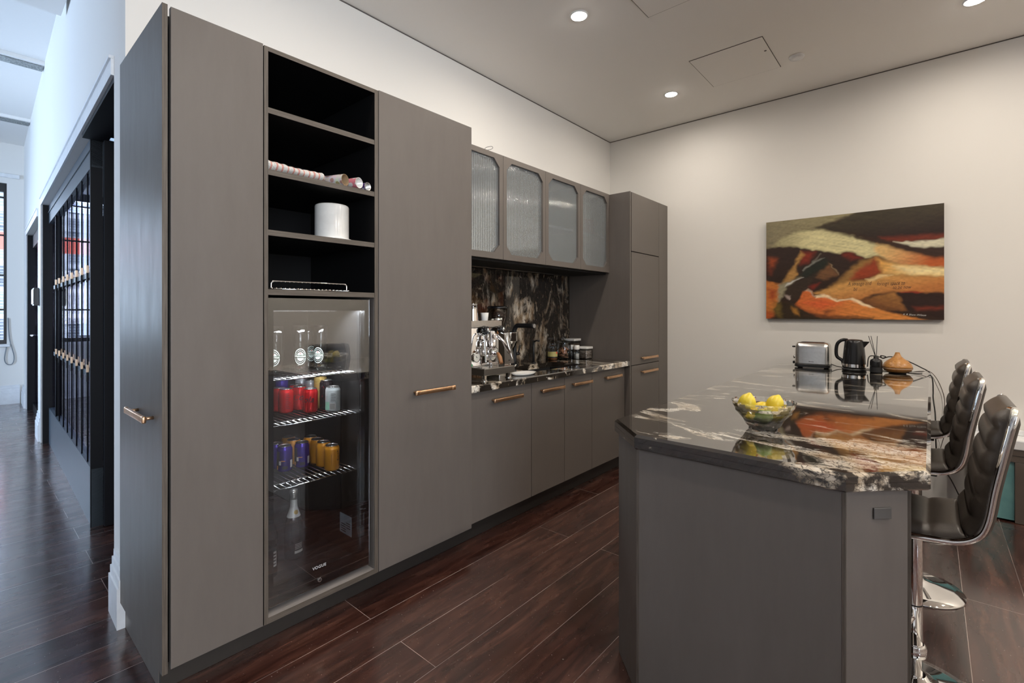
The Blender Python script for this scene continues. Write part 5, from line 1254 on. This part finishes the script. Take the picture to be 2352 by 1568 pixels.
# ================================================================== BAR STOOLS
def make_stool(label):
    t = thing('bar_stool', label, 'bar stool', (0, 0, 0), 'bar stools along the island')
    build(MB().lathe([(.001, .0), (.192, .0), (.195, .003), (.193, .008), (.15, .020), (.08, .034), (.045, .045), (.034, .060)], (0, 0, 0), 48, True, (False, True)), 'base', M['chrome'], t)
    build(MB().lathe([(.026, .06), (.026, .568), (.0255, .57)], (0, 0, 0), 28), 'pole', M['chrome'], t)
    build(MB().lathe([(.0235, .30), (.0262, .301), (.0262, .306), (.0235, .307)], (0, 0, .0), 28, True, (False, False)), 'joint_ring', M['black_matte'], t)
    build(MB().lathe([(.030, .12), (.036, .125), (.038, .150), (.034, .155), (.036, .160), (.030, .166)], (0, 0, 0), 28), 'collar', M['chrome'], t)
    build(MB().tube(bez([(0, -.015, .26), (-.03, -.10, .26), (-.12, -.10, .262), (-.17, -.06, .263), (-.185, 0, .263), (-.17, .06, .263), (-.12, .10, .262), (-.03, .10, .26), (0, .015, .26)], 4), .009, 10), 'footrest', M['chrome'], t)
    build(MB().box(-.12, .09, -.09, .09, .5705, .585, .004), 'seat_plate', M['black_matte'], t)
    build(MB().tube([(.02, .06, .56), (.02, .16, .555), (.02, .20, .545)], .005, 8), 'lift_lever', M['chrome'], t)
    H = .19
    prof = bez([(-.235, 0, .575), (-.21, 0, .603), (-.15, 0, .608), (-.05, 0, .606), (.06, 0, .612), (.115, 0, .622), (.155, 0, .650), (.175, 0, .70), (.19, 0, .80), (.212, 0, .92), (.236, 0, 1.045)], 14)
    for sgn in (-1, 1):
        pts = [(p.x, sgn*H, p.z) for p in prof]
        pts = pts[:-6]+[(.2325, sgn*(H-.003), 1.022), (.2345, sgn*(H-.012), 1.033), (.236, sgn*(H-.03), 1.038), (.228, sgn*(H-.05), 1.036)]
        build(MB().tube(pts, .0105, 12), 'side_rail', M['chrome'], t)
    # cushions: channels across, curved front face, flat shell behind
    def cushion(i0, i1, nch, name, thick, back, topround=False):
        P = prof[i0:i1]; L = [0]
        for a, b in zip(P, P[1:]): L.append(L[-1]+(b-a).length)
        NS = nch*8; W = 16; top = []; bot = []
        for s in range(NS+1):
            d = L[-1]*s/NS; k = max(0, min(len(P)-2, next((q for q in range(len(L)-1) if L[q+1] >= d), len(P)-2)))
            f = (d-L[k])/max(1e-9, L[k+1]-L[k]); p = P[k].lerp(P[k+1], f); tg = (P[k+1]-P[k]).normalized(); nr = Vector((-tg.z, 0, tg.x))
            bulge = abs(math.sin(PI*(s % 8)/8)) if s % 8 else 0
            endt = 1.0 if not topround else min(1, ((NS-s)/5.0))**.5 if s > NS-5 else 1.0
            rt = []; rb = []
            for w in range(W+1):
                y = -1+2*w/W; e = max(0.0, 1-abs(y)**8)**.5
                hw = H-.012
                if topround and s > NS-6: hw *= 1-.10*((s-NS+6)/6.0)**2
                th = thick*(.36+.64*e*(.62+.38*bulge**.55))*max(.25, endt)
                rt.append(p+nr*th+Vector((0, y*hw, 0))); rb.append(p-nr*(back*(.35+.65*e)*max(.3, endt))+Vector((0, y*hw, 0)))
            top.append(rt); bot.append(rb)
        vs = [q for r in top for q in r]+[q for r in bot for q in r]; m = W+1; o = (NS+1)*m; fs = []
        for s in range(NS):
            for w in range(W):
                a = s*m+w; fs += [(a, a+1, a+m+1, a+m), (o+a, o+a+m, o+a+m+1, o+a+1)]
            a, b = s*m, s*m+W; fs += [(a, a+m, o+a+m, o+a), (b, o+b, o+b+m, b+m)]
        for w in range(W): fs += [(w, o+w, o+w+1, w+1), (NS*m+w, NS*m+w+1, o+NS*m+w+1, o+NS*m+w)]
        build(MB().put(vs, fs, True), name, M['leather'], t)
    cushion(6, 14*5+6, 4, 'seat', .040, .012)
    cushion(14*5+7, len(prof), 6, 'backrest', .044, .024, True)
    return t
st = make_stool('black leather bar stool nearest the front, its chrome-edged back tallest in view')
st.location = (-.047, 2.222, 0); ORG[st.name] = Vector(st.location)
dup(st, (-.068, 3.055, 0), 0, 'black leather bar stool standing between the other two stools')
dup(st, (-.075, 3.87, 0), 0, 'black leather bar stool furthest along, near the hanging cords')
for o in bpy.data.objects:
    if o.name.startswith('bar_stool.001'): o.location.z = 0

# ================================================================== LOW CONSOLE BY THE BACK WALL
t = thing('console_unit', 'low brown console with a thick white top and teal glass panel by the back wall', 'console', (.75, 4.46, 0))
M['console'] = plain('brown_grey_panel', (.105, .085, .070), .4); 
build(MB().box(.175, 1.6, 4.365, 4.55, .465, .525, .006), 'top', M['white'], t)
build(MB().box(.175, 1.6, 4.54, 4.562, .5255, .56, .004), 'back_ledge', M['white'], t)
build(MB().box(.19, 1.58, 4.372, 4.548, .385, .4645, .002), 'apron', M['console'], t)
build(MB().box(.19, 1.58, 4.371, 4.3718, .424, .427), 'gap_line', M['black_matte'], t)
build(MB().box(.40, .72, 4.373, 4.547, .002, .3845, .002), 'leg_panel', M['console'], t); build(MB().box(.19, .206, 4.375, 4.547, .002, .3845, .002), 'leg_panel', M['console'], t); build(MB().box(1.3, 1.58, 4.373, 4.547, .002, .3845, .002), 'leg_panel', M['console'], t)
tt = NT('teal_glass'); nn = tt.noise(tt.coord(), 5, 4); tt.set(tt.ramp(nn, [(.3, (.09, .26, .27)), (.7, (.20, .42, .42))]), .12); M['teal'] = tt.m
build(MB().box(.2065, .3995, 4.39, 4.40, .012, .3845, .001), 'glass_panel', M['teal'], t)
build(MB().box(.62, .80, 4.40, 4.46, .5255, .53), 'slot', M['black_matte'], t)
